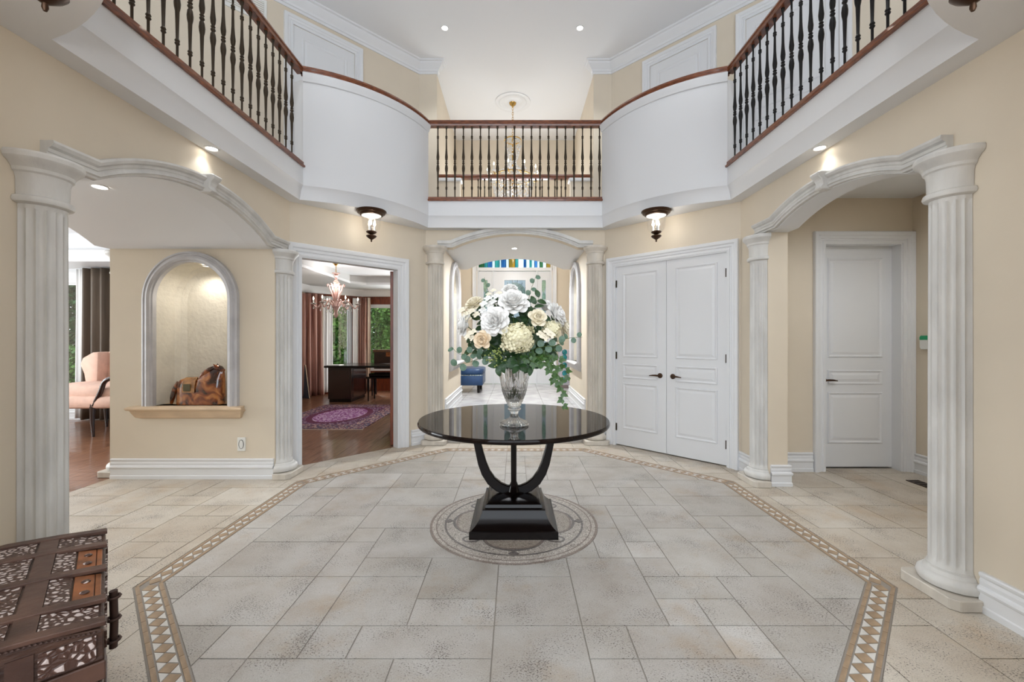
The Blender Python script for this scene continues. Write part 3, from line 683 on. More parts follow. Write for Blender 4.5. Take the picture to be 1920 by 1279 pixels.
# ------------------------------------------------------------------ columns
def column(label, c, nrm, ztop, mt='stone', r=.098, cap_r=.155, plinth=.055):
    ang = math.atan2(nrm[1], nrm[0]); a0, a1 = ang-PI/2, ang+PI/2
    t = thing('column', label, 'column', (c[0], c[1], 0), 'fluted half columns')
    q = (c[0]+nrm[0]*.002, c[1]+nrm[1]*.002, 0)
    tx, ty = -nrm[1], nrm[0]; w_ = .162; d = .158
    v, f = prism_v([(c[0]+tx*a+nrm[0]*b, c[1]+ty*a+nrm[1]*b) for a, b in ((-w_, 0.002), (w_, .002), (w_, d-.03), (w_-.03, d), (-w_+.03, d), (-w_, d-.03))], 0, plinth)
    mesh('plinth', v, f, 'cream_stone', t, bevel=.004)
    b0 = plinth
    lathe('base', [(.118, b0), (.138, b0+.008), (.147, b0+.03), (.142, b0+.05), (.128, b0+.063), (.118, b0+.066), (.112, b0+.08), (.106, b0+.084), (.106, b0+.095)], q, mt, t, 28, a0, a1)
    zs0 = b0+.095; zs1 = ztop-.235
    nf = 9
    def flute(a, z):
        k = ((a-a0)/(a1-a0)*nf) % 1; d_ = max(0, 1-((k-.5)/.40)**2); e = min(1, max(0, (z-zs0-.015)/.03), max(0, (zs1-.012-z)/.03))
        return 1-.15*math.sqrt(d_)*e
    lathe('shaft', [(r+.004, zs0), (r, zs0+.016), (r, zs0+.03), (r, zs0+.05), (r*.99, (zs0+zs1)/2), (r*.965, zs1-.045), (r*.965, zs1-.02), (r*.97, zs1)], q, mt, t, nf*8, a0, a1, flute, smooth=25)
    lathe('neck_ring', [(r*.97, zs1), (.116, zs1+.008), (.121, zs1+.02), (.117, zs1+.034), (.106, zs1+.04)], q, mt, t, 28, a0, a1)
    lathe('neck', [(.102, zs1+.04), (.104, zs1+.12), (.110, zs1+.142)], q, mt, t, 28, a0, a1)
    lathe('capital', [(.110, zs1+.142), (.118, zs1+.150), (.121, zs1+.165), (.136, zs1+.186), (.149, zs1+.196), (.155, zs1+.206), (.157, zs1+.224), (.152, zs1+.235)], q, mt, t, 28, a0, a1, smooth=22)
    return t
column('white fluted column at the left picture edge beside the carved trunk', (-SX, 2.06), (1, 0), 2.206)
column('white fluted column at the right picture edge beside the single door arch', (SX, 2.235), (-1, 0), 2.308)
column('fluted column between the niche alcove and the study doorway', (-SX, 4.185), (1, 0), 2.206)
column('fluted column between the double doors and the single door arch', (SX, 3.975), (-1, 0), 2.30)
column('cream fluted column on the left side of the central passage', (-1.035, BY), (0, -1), 2.53, 'cream_stone')
column('cream fluted column on the right side of the central passage', (1.035, BY), (0, -1), 2.53, 'cream_stone')
column('fluted column at the far edge of the niche alcove wall', (-3.9, 4.25), (-1, 0), 2.206)

# arch mouldings with keystones -------------------------------------------
def arch_trim(name, F, a, b, ka, kb, z, rise, label, key=True, wd=.098, pr=.055):
    path = [(a, z), (ka, z)]+seg_arc(ka, kb, z, rise, 28)[1:-1]+[(kb, z), (b, z)]
    prof = [(0, -.01), (0, pr*.55), (.012, pr*.6), (.016, pr*.85), (.034, pr*.62), (.042, pr*.62), (.046, pr*.72), (.062, pr*.75), (.07, pr*1.05), (.085, pr*1.25), (wd, pr*1.2), (wd, 0)]
    o = struct(sweep(name, path, prof, 'stone', None, F, smooth=25), label, 'trim')
    if key:
        m = (ka+kb)/2; zb = z+rise-.012; zt = z+rise+wd+.012
        v, f = [], []
        sec = [(zb, .075), (zb+.015, .095), (zb+.04, .078), (zb+.075, .088), (zb+.10, .115), (zt, .12), (zt+.008, .10)]
        for zz, h in sec:
            hw = .030+.016*(zz-zb)/(zt-zb); v += [F(m-hw, zz, 0), F(m-hw, zz, h), F(m+hw, zz, h), F(m+hw, zz, 0)]
        for i in range(len(sec)-1):
            for k in range(4): l = (k+1) % 4; f.append((i*4+k, i*4+l, i*4+4+l, i*4+4+k))
        f += [(0, 1, 2, 3), tuple(len(sec)*4-4+k for k in range(4))]
        ks = mesh('keystone', v, f, 'stone', o, bevel=.006); ks['label'] = 'carved scroll keystone'
    return o
arch_trim('trim_arch_left', FL, 2.06, 4.23, 2.32, 3.94, 2.21, .22, 'moulded stone arch over the niche alcove')
arch_trim('trim_arch_right', FR, 2.235, 4.03, 2.50, 3.73, 2.32, .125, 'moulded stone arch over the single door vestibule')
arch_trim('trim_arch_back', FB, -1.0, 1.0, -.816, .816, 2.523, .18, 'moulded stone arch over the central passage', False, wd=.045, pr=.04)

# ------------------------------------------------------------------ doors
CASP = [(0, .0), (0, .018), (.016, .02), (.022, .012), (.034, .012), (.040, .022), (.062, .026), (.068, .036), (.085, .042), (.10, .042), (.105, .034), (.105, 0)]
def casing(F, a, b, z, parent, wd=.105, z0=0, name='casing'):
    k = wd/.105
    return sweep(name, [(a, z0), (a, z), (b, z), (b, z0)], [(o*k, h) for o, h in CASP], 'white', parent, F, smooth=20)
def jamb(F, a, b, z, parent, th, z0=0):
    sweep('jamb', [(a, z0), (a, z), (b, z), (b, z0)], [(0, .01), (0, -th), (-.014, -th), (-.014, .01)], 'white', parent, F)
def lever(F, s, z, h, direction, parent):
    hd = parent
    v, f = [], []
    mb = MB(); segs = 16
    ring = [(.030, 0), (.030, .006), (.024, .012), (.012, .014), (.010, .045), (0.0, .048)]
    for r, hh in ring:
        for i in range(segs): a = 2*PI*i/segs; mb.v.append(F(s+r*math.cos(a), z+r*math.sin(a), h+hh))
    for j in range(len(ring)-1):
        for i in range(segs): k = (i+1) % segs; mb.f.append((j*segs+i, j*segs+k, (j+1)*segs+k, (j+1)*segs+i))
    pts = [F(s, z, h+.038), F(s+direction*.03, z+.003, h+.045), F(s+direction*.07, z+.002, h+.046), F(s+direction*.115, z-.004, h+.045)]
    tv, tf = tube_v(pts, [.010, .011, .009, .005], 8); mb.add(tv, tf)
    return mb.out('handle', 'bronze', parent, smooth=50)
def leaf(F, a, b, z0, z1, h, parent, panels, lever_s=None, lever_dir=1, hinge_s=None, inset=.105, mt='door'):
    v, f = prism_v([(a, z0), (b, z0), (b, z1), (a, z1)], h-.04, h, F); L_ = mesh('door_leaf', v, f, mt, parent, bevel=.002)
    for p0, p1 in panels:
        s0, s1 = a+inset, b-inset
        prof = [(0, h-.001), (0, h+.004), (-.006, h+.010), (-.014, h+.009), (-.022, h+.002), (-.03, h-.001)]
        sweep('panel_moulding', [(s0, p0), (s0, p1), (s1, p1), (s1, p0)], prof, mt, L_, F, closed=True, smooth=20)
        iv = .055
        vv, ff = [], []
        for s_, z_, hh in ((s0+iv, p0+iv, h+.007), (s1-iv, p0+iv, h+.007), (s1-iv, p1-iv, h+.007), (s0+iv, p1-iv, h+.007), (s0+.03, p0+.03, h), (s1-.03, p0+.03, h), (s1-.03, p1-.03, h), (s0+.03, p1-.03, h)): vv.append(F(s_, z_, hh))
        ff = [(0, 1, 2, 3), (4, 5, 1, 0), (5, 6, 2, 1), (6, 7, 3, 2), (7, 4, 0, 3), (4, 7, 6, 5)]
        mesh('panel', vv, ff, mt, L_)
    if lever_s is not None: lever(F, lever_s, z0+(.9 if z0 < 1 else .85), h, lever_dir, L_)
    if hinge_s is not None:
        for zz in (z0+.22, z0+(z1-z0)*.50, z1-.22): box('hinge', hinge_s-.007, hinge_s+.007, zz-.045, zz+.045, h-.005, h+.012, 'iron', L_, F=lambda s, z, q: F(s, z, q))
    return L_
PAN = [(1.117, 2.16), (.853, 1.035), (.223, .795)]
d1 = thing('door_1', 'white panelled double doors with bronze levers beside the central passage', 'door', (1.5, 5.1, 0)); d1['kind'] = 'structure'
casing(FDR, .122, 1.480, 2.265, d1); jamb(FDR, .122, 1.480, 2.265, d1, .15)
leaf(FDR, .128, .798, .012, 2.258, -.012, d1, PAN, .798-.075, -1, .143)
leaf(FDR, .802, 1.474, .012, 2.258, -.012, d1, PAN, .802+.075, 1, 1.459)
box('gap_shade', .122, 1.48, 0, 2.26, -.10, -.09, 'gapshade', d1, F=FDR)
d2 = thing('door_2', 'single white panelled door behind the right arch', 'door', (3.5, 4.35, 0)); d2['kind'] = 'structure'
casing(FV, 3.13, 3.92, 2.315, d2, .112); jamb(FV, 3.13, 3.92, 2.315, d2, .14)
leaf(FV, 3.136, 3.914, .015, 2.308, -.10, d2, [(1.15, 2.18), (.87, 1.02), (.26, .79)], 3.136+.062, 1, None)
d3 = thing('door_3', 'white cased study doorway with its reddish wood door swung open', 'door', (-1.7, 4.9, 0)); d3['kind'] = 'structure'
casing(FDL, .103, 1.236, 2.204, d3, .13); jamb(FDL, .103, 1.236, 2.204, d3, .10)
hx, hy = -1.523, 5.325; dx, dy = -.282, .959                # open leaf seen edge on
FO = WP((hx, hy, 0), (dx, dy, 0), (dy, -dx, 0))
L3 = mesh('door_leaf', *prism_v([(0, .012), (1.04, .012), (1.04, 2.19), (0, 2.19)], -.045, 0, FO), 'redwood', d3, bevel=.002)
for zz in (.25, 1.1, 1.95): box('hinge', -.014, .004, zz-.05, zz+.05, -.012, .012, 'iron', L3, F=FO)
sweep('panel_moulding', [(.12, .25), (.12, .95), (.92, .95), (.92, .25)], [(0, .0), (0, .008), (-.02, .008), (-.02, 0)], 'redwood', L3, FO, closed=True)
sweep('panel_moulding', [(.12, 1.1), (.12, 2.05), (.92, 2.05), (.92, 1.1)], [(0, .0), (0, .008), (-.02, .008), (-.02, 0)], 'redwood', L3, FO, closed=True)
# upper gallery doors
PANU = [(4.28, 5.20), (4.02, 4.18), (3.34, 3.92)]
def updoor(n, sg, xa, xb, label, lv):
    F = WP((sg*UX, UY, 0), (sg*S2, -S2, 0), (-sg*S2, -S2, 0)); a = (xa-UX)/S2; b = (xb-UX)/S2
    t = thing('door_%d' % n, label, 'door', F((a+b)/2, FLR, 0), 'upper gallery doors'); t['kind'] = 'structure'
    casing(F, a+.11, b-.11, 5.32, t, .11, FLR); leaf(F, a+.115, b-.115, FLR+.01, 5.315, .004, t, PANU, (b-.19) if lv else None, -1)
    return t
updoor(4, -1, 2.167, 2.886, 'white upper gallery door above the study doorway', True)
updoor(5, 1, 1.894, 2.633, 'white upper gallery door above the double doors', False)
updoor(6, 1, 2.80, 3.62, 'white upper gallery door behind the right side balusters', False)
F = WP((-UX, UY, 0), (-S2, -S2, 0), (S2, -S2, 0)); a, b = (3.02-UX)/S2, (3.34-UX)/S2
t = thing('wall_vent', 'white air return grille on the upper left gallery wall', 'vent', F((a+b)/2, 5.16, 0))
sweep('frame', [(a, 5.16), (b, 5.16), (b, 5.44), (a, 5.44)], [(0, 0), (0, .014), (.03, .014), (.03, 0)], 'plastic', t, F, closed=True)
for i in range(9): box('louver', a+.03, b-.03, 5.195+.025*i, 5.21+.025*i, .002, .008, 'plastic', t, F=F)

# ------------------------------------------------------------------ small wall items
box('gap_shade', 3.10, 3.95, 0, 2.33, -.20, -.165, 'gapshade', d2, F=FV)  # dark sheet added behind the door to block light under the leaf
t = thing('wall_outlet', 'white electrical outlet low on the alcove wall', 'outlet', (-2.63, 4.08, .33))
box('cover_plate', -2.669, -2.592, 4.071, 4.08, .265, .395, 'plastic', t, bevel=.002)
v, f = lathe_v([(.0, 0), (.02, 0), (.022, .003), (0, .003)], (0, 0, 0), 20)
mesh('socket_face', [(-2.6305+x*.9, 4.071-z, .33+y*1.9) for x, y, z in v], f, 'plastic', t, 40)
v, f = lathe_v([(.024, 0), (.026, 0), (.026, .0035), (.024, .0035), (.024, 0)], (0, 0, 0), 20); mesh('socket_rim', [(-2.6305+x*.9, 4.071-z, .33+y*1.7) for x, y, z in v], f, 'gapshade', t)
FK = WP((4.03, 0, 0), (0, 1, 0), (-1, 0, 0))
t = thing('alarm_keypad', 'white alarm keypad with a green display beside the single door', 'keypad', (4.03, 4.13, 1.32))
mesh('housing', *prism_v([(4.185, 1.24), (4.0, 1.24), (3.985, 1.26), (3.985, 1.36), (4.20, 1.36), (4.20, 1.26)], 0, .028, FK), 'plastic', t, bevel=.004)
mesh('display', *prism_v([(4.198, 1.332), (3.99, 1.332), (3.99, 1.375), (4.185, 1.375), (4.198, 1.362)], 0, .031, FK), 'green_display', t, bevel=.003)
t = thing('floor_register', 'small brown floor vent beside the right column', 'vent', (3.75, 3.86, 0))
box('frame', 3.70, 3.82, 3.75, 4.02, .0005, .006, 'bronze', t, bevel=.001)
for i in range(5): box('slot', 3.715, 3.805, 3.78+.05*i, 3.80+.05*i, .006, .0075, 'gapshade', t)

# ------------------------------------------------------------------ downlights
def downlight(label, c, r=.055, power=14, tilt=(0, 0, 0), spot=True, ang=110, col=(.93, .97, 1)):
    t = thing('downlight', label, 'light', c, 'recessed downlights')
    rot = Matrix.Rotation(tilt[1], 3, 'Y') @ Matrix.Rotation(tilt[0], 3, 'X')
    def tr(v): return [tuple(rot @ Vector(p)+Vector(c)) for p in v]
    v, f = lathe_v([(r*.72, -.001), (r*.8, -.006), (r, -.005), (r*1.02, 0), (r*.72, 0), (r*.72, -.001)], (0, 0, 0), 24); mesh('trim_ring', tr(v), f, 'white', t, 40)
    v, f = lathe_v([(0, -.002), (r*.72, -.002), (r*.72, -.0005), (0, -.0005)], (0, 0, 0), 20); mesh('lens', tr(v), f, 'lens', t)
    if power:
        l = lamp('downlight_lamp', 'SPOT', tuple(Vector(c)+rot @ Vector((0, 0, -.012))), power, col, (0, 0, 0), spot_size=math.radians(ang), spot_blend=.6, shadow_soft_size=.03)
        l.rotation_euler = (tilt[0], tilt[1], 0); own(l, t)
    return t
downlight('downlight in the left balcony soffit above the niche arch', (-2.245, 3.135, SOF), .05, 3)
downlight('downlight in the right balcony soffit above the single door arch', (2.245, 3.125, SOF), .05, 3)
downlight('left downlight in the high ceiling', (-.98, 5.90, CEIL), .055, 54)
downlight('right downlight in the high ceiling', (.90, 5.90, CEIL), .055, 54)
downlight('downlight in the vault of the niche alcove', (-2.95, 3.01, 2.423), .055, 36, (-.05, 0, 0), True, 78)
downlight('downlight in the vault of the central passage', (-.01, 6.35, 2.70), .05, 230, (0, 0, 0), True, 160)
downlight('downlight inside the plaster niche', (-3.06, 4.20, 2.066), .035, 10, (0, .12, 0), True, 150, (1, .95, .86))
downlight('added unseen downlight brightening the vestibule with the single door', (3.3, 2.75, 2.77), .055, 38, (.15, 0, 0), True, 150)  # vestibule lamps added out of view to brighten the door and walls
downlight('second added unseen downlight brightening the vestibule with the single door', (3.3, 2.25, 2.77), .055, 30, (.25, 0, 0), True, 150)
for k, (x, y) in enumerate(((-1.6, 3.1), (1.6, 3.1), (-.95, 1.0), (.95, 1.0))):
    downlight(['left', 'right', 'left near', 'right near'][k]+' high ceiling downlight above the picture frame', (x, y, CEIL), .055, 54)

# ------------------------------------------------------------------ flush lanterns under the balcony
def lantern(label, x, y):
    t = thing('flush_lantern', label, 'light', (x, y, SOF), 'bronze and glass flush lanterns')
    c = (x, y, SOF)
    lathe('canopy', [(.0, 0), (.158, 0), (.160, -.008), (.150, -.016), (.145, -.03), (.128, -.036), (.122, -.05), (.112, -.054), (.112, -.04), (0, -.03)], c, 'bronze', t, 36)
    lathe('glass_jar', [(.110, -.05), (.116, -.064), (.106, -.078), (.100, -.11), (.098, -.16), (.090, -.20), (.066, -.228), (.04, -.236), (.04, -.232), (.063, -.224), (.086, -.198), (.094, -.16), (.096, -.11), (.102, -.08), (.110, -.066), (.105, -.05), (.110, -.05)], c, 'glass', t, 36)
    lathe('reflector', [(0, -.056), (.104, -.056), (.104, -.050), (0, -.050)], c, 'white', t, 30)
    tube('stem', [(x, y, SOF-.04), (x, y, SOF-.25)], .004, 'bronze', t, 6)
    for i in range(3):
        a = 2*PI*i/3+.5; bx, by = x+.034*math.cos(a), y+.034*math.sin(a)
        lathe('candle', [(0, -.235), (.010, -.235), (.010, -.165), (0, -.165)], (bx, by, SOF), 'plastic', t, 10)
        lathe('bulb', [(0, -.165), (.008, -.163), (.014, -.148), (.012, -.128), (.004, -.098), (0, -.094)], (bx, by, SOF), 'bulb', t, 10)
    lathe('finial', [(0, -.226), (.052, -.226), (.056, -.234), (.048, -.244), (.018, -.26), (.012, -.268), (.052, -.272), (.056, -.279), (.045, -.292), (.018, -.312), (.008, -.318), (.009, -.332), (.005, -.342), (0, -.343)], c, 'bronze', t, 28)
    l = lamp('lantern_lamp', 'POINT', (x, y, SOF-.14), 4.5, (1, .95, .88), shadow_soft_size=.03); own(l, t)
lantern('bronze flush lantern above the study doorway', -1.58, 4.66)
lantern('bronze flush lantern above the double doors', 1.55, 4.66)
lantern('bronze flush lantern at the upper left picture corner', -1.53, 1.38)
lantern('bronze flush lantern at the upper right picture corner', 1.49, 1.38)

# ------------------------------------------------------------------ pedestal table
TX, TY, TH = -.01, 3.12, .76
t = thing('pedestal_table', 'round black lacquer table on four curved legs over the floor medallion', 'table', (TX, TY, 0))
tr_ = .692
lathe('table_top', [(0, TH-.034), (tr_-.03, TH-.034), (tr_-.006, TH-.030), (tr_, TH-.022), (tr_, TH-.010), (tr_-.006, TH), (0, TH)], (TX, TY, 0), 'tabletop', t, 96)
lathe('apron', [(0, TH-.06), (.40, TH-.06), (.42, TH-.034), (0, TH-.034)], (TX, TY, 0), 'black', t, 48)
def sq(name, lv, par=t):
    v = []; f = []
    for hw, z in lv: v += [(TX-hw, TY-hw, z), (TX+hw, TY-hw, z), (TX+hw, TY+hw, z), (TX-hw, TY+hw, z)]
    for i in range(len(lv)-1):
        for k in range(4): l = (k+1) % 4; f.append((i*4+k, i*4+l, i*4+4+l, i*4+4+k))
    f += [(3, 2, 1, 0), tuple(len(lv)*4-4+k for k in range(4))]
    return mesh(name, v, f, 'black', par, 30)
sq('base_plinth', [(.298, .003), (.298, .05), (.292, .056), (.286, .056)])
sq('base_flare', [(.286, .056), (.262, .075), (.238, .105), (.222, .14), (.215, .165)])
sq('base_step', [(.215, .165), (.215, .172), (.198, .176), (.192, .196), (.175, .205), (.155, .212)])
LEGC = [(.0, .235, .030), (.05, .232, .034), (.11, .255, .036), (.165, .30, .036), (.205, .36, .034), (.232, .43, .032), (.25, .50, .029), (.266, .57, .027), (.284, .63, .025), (.302, .70, .024)]
for k in range(4):
    a = PI/2*k; ca, sa = math.cos(a), math.sin(a); v = []; f = []
    n = len(LEGC)
    for i, (r, z, w_) in enumerate(LEGC):
        q = LEGC[min(i+1, n-1)]; p = LEGC[max(i-1, 0)]; tt = Vector((q[0]-p[0], q[1]-p[1])).normalized(); nn = Vector((-tt.y, tt.x)); hw = .019
        for s_, h in ((-1, -1), (1, -1), (1, 1), (-1, 1)):
            rr = r+nn.x*w_*h; zz = z+nn.y*w_*h
            v.append((TX+ca*rr-sa*hw*s_, TY+sa*rr+ca*hw*s_, zz))
    for i in range(n-1):
        for j in range(4): l = (j+1) % 4; f.append((i*4+j, i*4+l, i*4+4+l, i*4+4+j))
    f += [(3, 2, 1, 0), tuple(n*4-4+j for j in range(4))]
    mesh('leg', v, f, 'black', t, 40, bevel=.006)
lathe('leg_hub', [(0, .20), (.085, .20), (.075, .215), (.045, .225), (.035, .262), (.018, .30), (0, .31)], (TX, TY, 0), 'black', t, 24)

# ------------------------------------------------------------------ crystal vase
VXc, VYc = -.006, 2.87
vt = thing('crystal_vase', 'tall cut crystal footed vase standing on the black table', 'vase', (VXc, VYc, TH))
def cuts(a, z):
    if z < .05: return 1+.035*math.cos(24*a)
    if z < .125: return 1+.02*math.cos(12*a)
    if z < .25: return 1+.035*math.cos(14*a+z*150)*math.cos(14*a-z*150)
    k = abs(((a/(2*PI)*9) % 1)-.5)*2; w_ = (z-.25)/.2
    return 1-.075*(1-min(1, abs(k-(1-w_))/.20))-.05*max(0, math.cos(36*a))*(1-w_*.6)
outer = [(.0945, 0.003), (.0955, .012), (.088, .022), (.060, .034), (.038, .046), (.028, .060), (.0265, .078), (.030, .092), (.043, .102), (.044, .114), (.034, .122), (.046, .132), (.052, .150), (.062, .172), (.071, .196), (.080, .222), (.088, .252), (.094, .285), (.100, .32), (.105, .36), (.110, .40), (.1155, .45)]
def refine(p, n=3):
    out = []
    for (a, b), (c, d) in zip(p, p[1:]):
        for i in range(n): out.append((a+(c-a)*i/n, b+(d-b)*i/n))
    return out+[p[-1]]
inn = [(.1105, .45), (.104, .40), (.099, .36), (.094, .32), (.088, .285), (.081, .252), (.072, .222), (.06, .196), (.045, .175), (.02, .165), (0, .163)]
op = refine(outer); segs = 144
v, f = lathe_v([(0, .003)]+op+inn, (VXc, VYc, TH), segs, rmod=lambda a, z: 1)
nn_ = segs; v2 = []
for j, (r, z) in enumerate([(0, .003)]+op+inn):
    for i in range(nn_):
        a = 2*PI*i/segs; rr = r*(cuts(a, z) if 0 < j <= len(op) else 1); v2.append((VXc+rr*math.cos(a), VYc+rr*math.sin(a), TH+z))
mesh('vase_body', v2, f, 'crystal', vt, 12)

# ------------------------------------------------------------------ flowers
def petal_mesh(name, mt, cup=.55, curl=.3, w0=.55, ruffle=.05):
    v = []; f = []; n, m = 8, 6
    for i in range(n+1):
        t_ = (1-math.cos(PI*i/n))/2; w_ = w0*math.sin(PI*i/n)**.8
        for j in range(m+1):
            s_ = -1+2*j/m; x = s_*w_; y = t_; z = cup*(t_**1.5)*.6+.28*s_*s_*w_-curl*max(0, t_-.7)*1.2+ruffle*math.sin(s_*5+t_*3)*t_*math.sin(PI*i/n)
            v.append((x, y, z))
    for i in range(n):
        for j in range(m): f.append((i*(m+1)+j, i*(m+1)+j+1, (i+1)*(m+1)+j+1, (i+1)*(m+1)+j))
    me = mk(name, v, f, True, fix=False); me.materials.append(M[mt]); return me
PET = {k: petal_mesh('petal', k) for k in ('petal', 'cream', 'peach')}
FLW = 'flowers and greenery in the crystal vase'
def frame_z(d):
    return Vector(d).normalized().to_track_quat('Z', 'Y')
ROOT = Vector((VXc, VYc, TH+.30))
def stem_to(c, parent, r=.003):
    c = Vector(c); mid = (c+ROOT)/2+Vector((0, 0, .02)); bot = Vector((VXc+(ROOT.x-c.x)*.12, VYc+(ROOT.y-c.y)*.10, TH+.18))
    neck = Vector((VXc+(c.x-VXc)*.25, VYc+(c.y-VYc)*.25, TH+.44))
    if neck.z > c.z-.01: neck = Vector((VXc+(c.x-VXc)*.4, VYc+(c.y-VYc)*.4, TH+.47))
    tube('stem', [bot, neck, (neck+c)/2+Vector((0, 0, .015)), c], r, 'stem', parent, 6)
def petals(par, c, q, mt, spec, R_):
    for (n, tilt, ln, wd, off, ph, zo) in spec:
        for i in range(n):
            a = 2*PI*i/n+ph+random.uniform(-.12, .12)
            o = obj('petal', PET[mt], None, par)
            R = q.to_matrix() @ Matrix.Rotation(a, 3, 'Z') @ Matrix.Rotation(tilt+random.uniform(-.1, .1), 3, 'X')
            pos = Vector(c)+q @ (Matrix.Rotation(a, 3, 'Z') @ Vector((0, off, zo*R_)))
            o.matrix_basis = Matrix.Translation(pos) @ R.to_4x4() @ Matrix.Diagonal((wd*random.uniform(.9, 1.1), ln*random.uniform(.92, 1.08), ln, 1))
def flower(name, label, c, d, R, mt, kind, cat='flower'):
    t = thing(name, label, cat, tuple(c), FLW); q = frame_z(d); c = Vector(c)
    stem_to(c, t)
    if kind == 'peony':
        spec = [(8, -.20, R*1.0, R*.80, R*.10, 0, 0), (8, .12, R*.95, R*.75, R*.10, .4, .02), (8, .45, R*.80, R*.60, R*.16, .2, .05), (8, .75, R*.70, R*.48, R*.18, .6, .10), (7, 1.0, R*.60, R*.42, R*.16, .1, .18), (6, 1.2, R*.52, R*.36, R*.11, .3, .26), (4, 1.35, R*.44, R*.30, R*.05, .7, .32), (3, 1.5, R*.40, R*.24, .0, .2, .34)]
    elif kind == 'rose':
        spec = [(5, .05, R*.95, R*.85, R*.12, 0, -.05), (5, .55, R*.92, R*.85, R*.16, .5, -.05), (5, .95, R*.85, R*.75, R*.22, .2, -.02), (5, 1.2, R*.80, R*.60, R*.20, .8, .05), (4, 1.35, R*.74, R*.50, R*.15, .3, .12), (4, 1.42, R*.68, R*.40, R*.10, .9, .18), (3, 1.5, R*.62, R*.30, R*.05, .2, .24), (3, 1.52, R*.58, R*.2, R*.02, .7, .28)]
    petals(t, c, q, mt, spec, R)
    v, f = lathe_v([(0, -R*.25), (R*.25, -R*.15), (R*.40, 0), (R*.48, R*.25), (R*.42, R*.5), (R*.26, R*.62), (R*.12, R*.60), (0, R*.52)], (0, 0, 0), 24, rmod=lambda a, z: 1+.09*math.cos(3*a+z/R*7)) if kind == 'rose' else lathe_v([(0, -R*.25), (R*.22, -R*.15), (R*.30, 0), (R*.30, R*.25), (R*.2, R*.5), (0, R*.58)], (0, 0, 0), 12)
    mesh('flower_heart', [c+q @ Vector(p) for p in v], f, mt, t, True)
    return t
def FPx(u, v, Y): return P(u, v, Y)
flower('peony', 'large white peony at the top middle of the bouquet', FPx(962, 570, 2.80), (0, -.75, .66), .098, 'petal', 'peony')
flower('peony', 'large blush white peony left of the hydrangea', FPx(930, 604, 2.70), (-.35, -.9, .25), .092, 'petal', 'peony')
flower('peony', 'white peony facing left at the left edge of the bouquet', FPx(874, 610, 2.80), (-.9, -.3, .15), .075, 'petal', 'peony')
flower('peony', 'white peony turned upward on the upper right of the bouquet', FPx(1022, 578, 2.90), (.35, -.2, .85), .072, 'petal', 'peony')
flower('peony', 'white peony facing right at the right edge of the bouquet', FPx(1040, 593, 2.82), (.75, -.35, .35), .085, 'petal', 'peony')
flower('peony', 'cream peony low on the right edge behind the pale hydrangea', FPx(1052, 613, 2.90), (.85, -.2, .1), .07, 'cream', 'peony')
flower('peony', 'cream peony on the upper left of the bouquet', FPx(890, 572, 2.85), (-.4, -.5, .75), .062, 'cream', 'peony')
flower('peony', 'small white peony behind the top of the bouquet', FPx(957, 545, 2.97), (0, -.5, .85), .055, 'petal', 'peony')
flower('rose', 'peach rose below the left peony', FPx(906, 638, 2.69), (-.2, -.95, .12), .060, 'peach', 'rose')
flower('rose', 'creamy white rose right of the top peony', FPx(1007, 598, 2.70), (.15, -.9, .35), .062, 'cream', 'rose')
# hydrangeas: mop heads of small four-petalled florets
def floret_mesh(mt):
    v = []; f = []
    for k in range(4):
        a = PI/2*k; b = len(v)
        for (r, s_, z) in ((.05, 0, 0), (.55, -.42, .05), (1.0, -.34, .0), (1.08, 0, -.05), (1.0, .34, .0), (.55, .42, .05)):
            v.append((r*math.cos(a)-s_*math.sin(a), r*math.sin(a)+s_*math.cos(a), z+.12*r))
        f.append(tuple(range(b, b+6)))
    me = mk('floret', v, f, False, fix=False); me.materials.append(M[mt]); return me
FLO = floret_mesh('lime'); FLW_ = floret_mesh('petal'); FLC = floret_mesh('cream')
def hydrangea(label, c, R, sq_=(1, .8, .9), n=70):
    t = thing('hydrangea', label, 'flower', tuple(c), FLW); c = Vector(c); stem_to(c, t, .004)
    lathe('head_core', [(0, -R*.6), (R*.5, -R*.5), (R*.72, 0), (R*.5, R*.5), (0, R*.62)], tuple(c), 'lime', t, 12, smooth=True)
    for i in range(n):
        z = 1-2*(i+.5)/n; a = i*2.39996; r = math.sqrt(1-z*z); d = Vector((r*math.cos(a), r*math.sin(a), z))
        if d.y > .55: continue
        p = c+Vector((d.x*sq_[0], d.y*sq_[1], d.z*sq_[2]))*R*random.uniform(.72, .98)*(1+.10*math.sin(4*d.x+1)*math.cos(5*d.z)); q = frame_z(d+Vector([random.uniform(-.5, .5) for _ in range(3)]))
        o = obj('floret', FLO, None, t); o.matrix_basis = Matrix.Translation(p) @ q.to_matrix().to_4x4() @ Matrix.Rotation(random.uniform(0, 1.5), 4, 'Z') @ Matrix.Scale(R*random.uniform(.19, .26), 4)
hydrangea('large creamy green hydrangea in the middle of the bouquet', FPx(971, 634, 2.68), .108, n=150)
hydrangea('smaller creamy green hydrangea on the right of the bouquet', FPx(1034, 618, 2.76), .065, n=80)
def spray(name, label, c0, pts, fm, sc, cat='flower'):
    t = thing(name, label, cat, tuple(c0), FLW); c0 = Vector(c0); stem_to(c0, t, .0022)
    for p in pts:
        p = Vector(p); tube('branchlet', [c0, (c0+p)/2+Vector((0, -.005, .004)), p], .0014, 'stem', t, 5)
        q = frame_z((p-ROOT)*.6+Vector((0, -.25, .03)))
        for k in range(2):
            o = obj('blossom', fm, None, t); o.matrix_basis = Matrix.Translation(p+Vector((0, -.002*k, .004*k))) @ q.to_matrix().to_4x4() @ Matrix.Rotation(.7*k, 4, 'Z') @ Matrix.Rotation(.15*k, 4, 'X') @ Matrix.Scale(sc*(1-.3*k), 4)
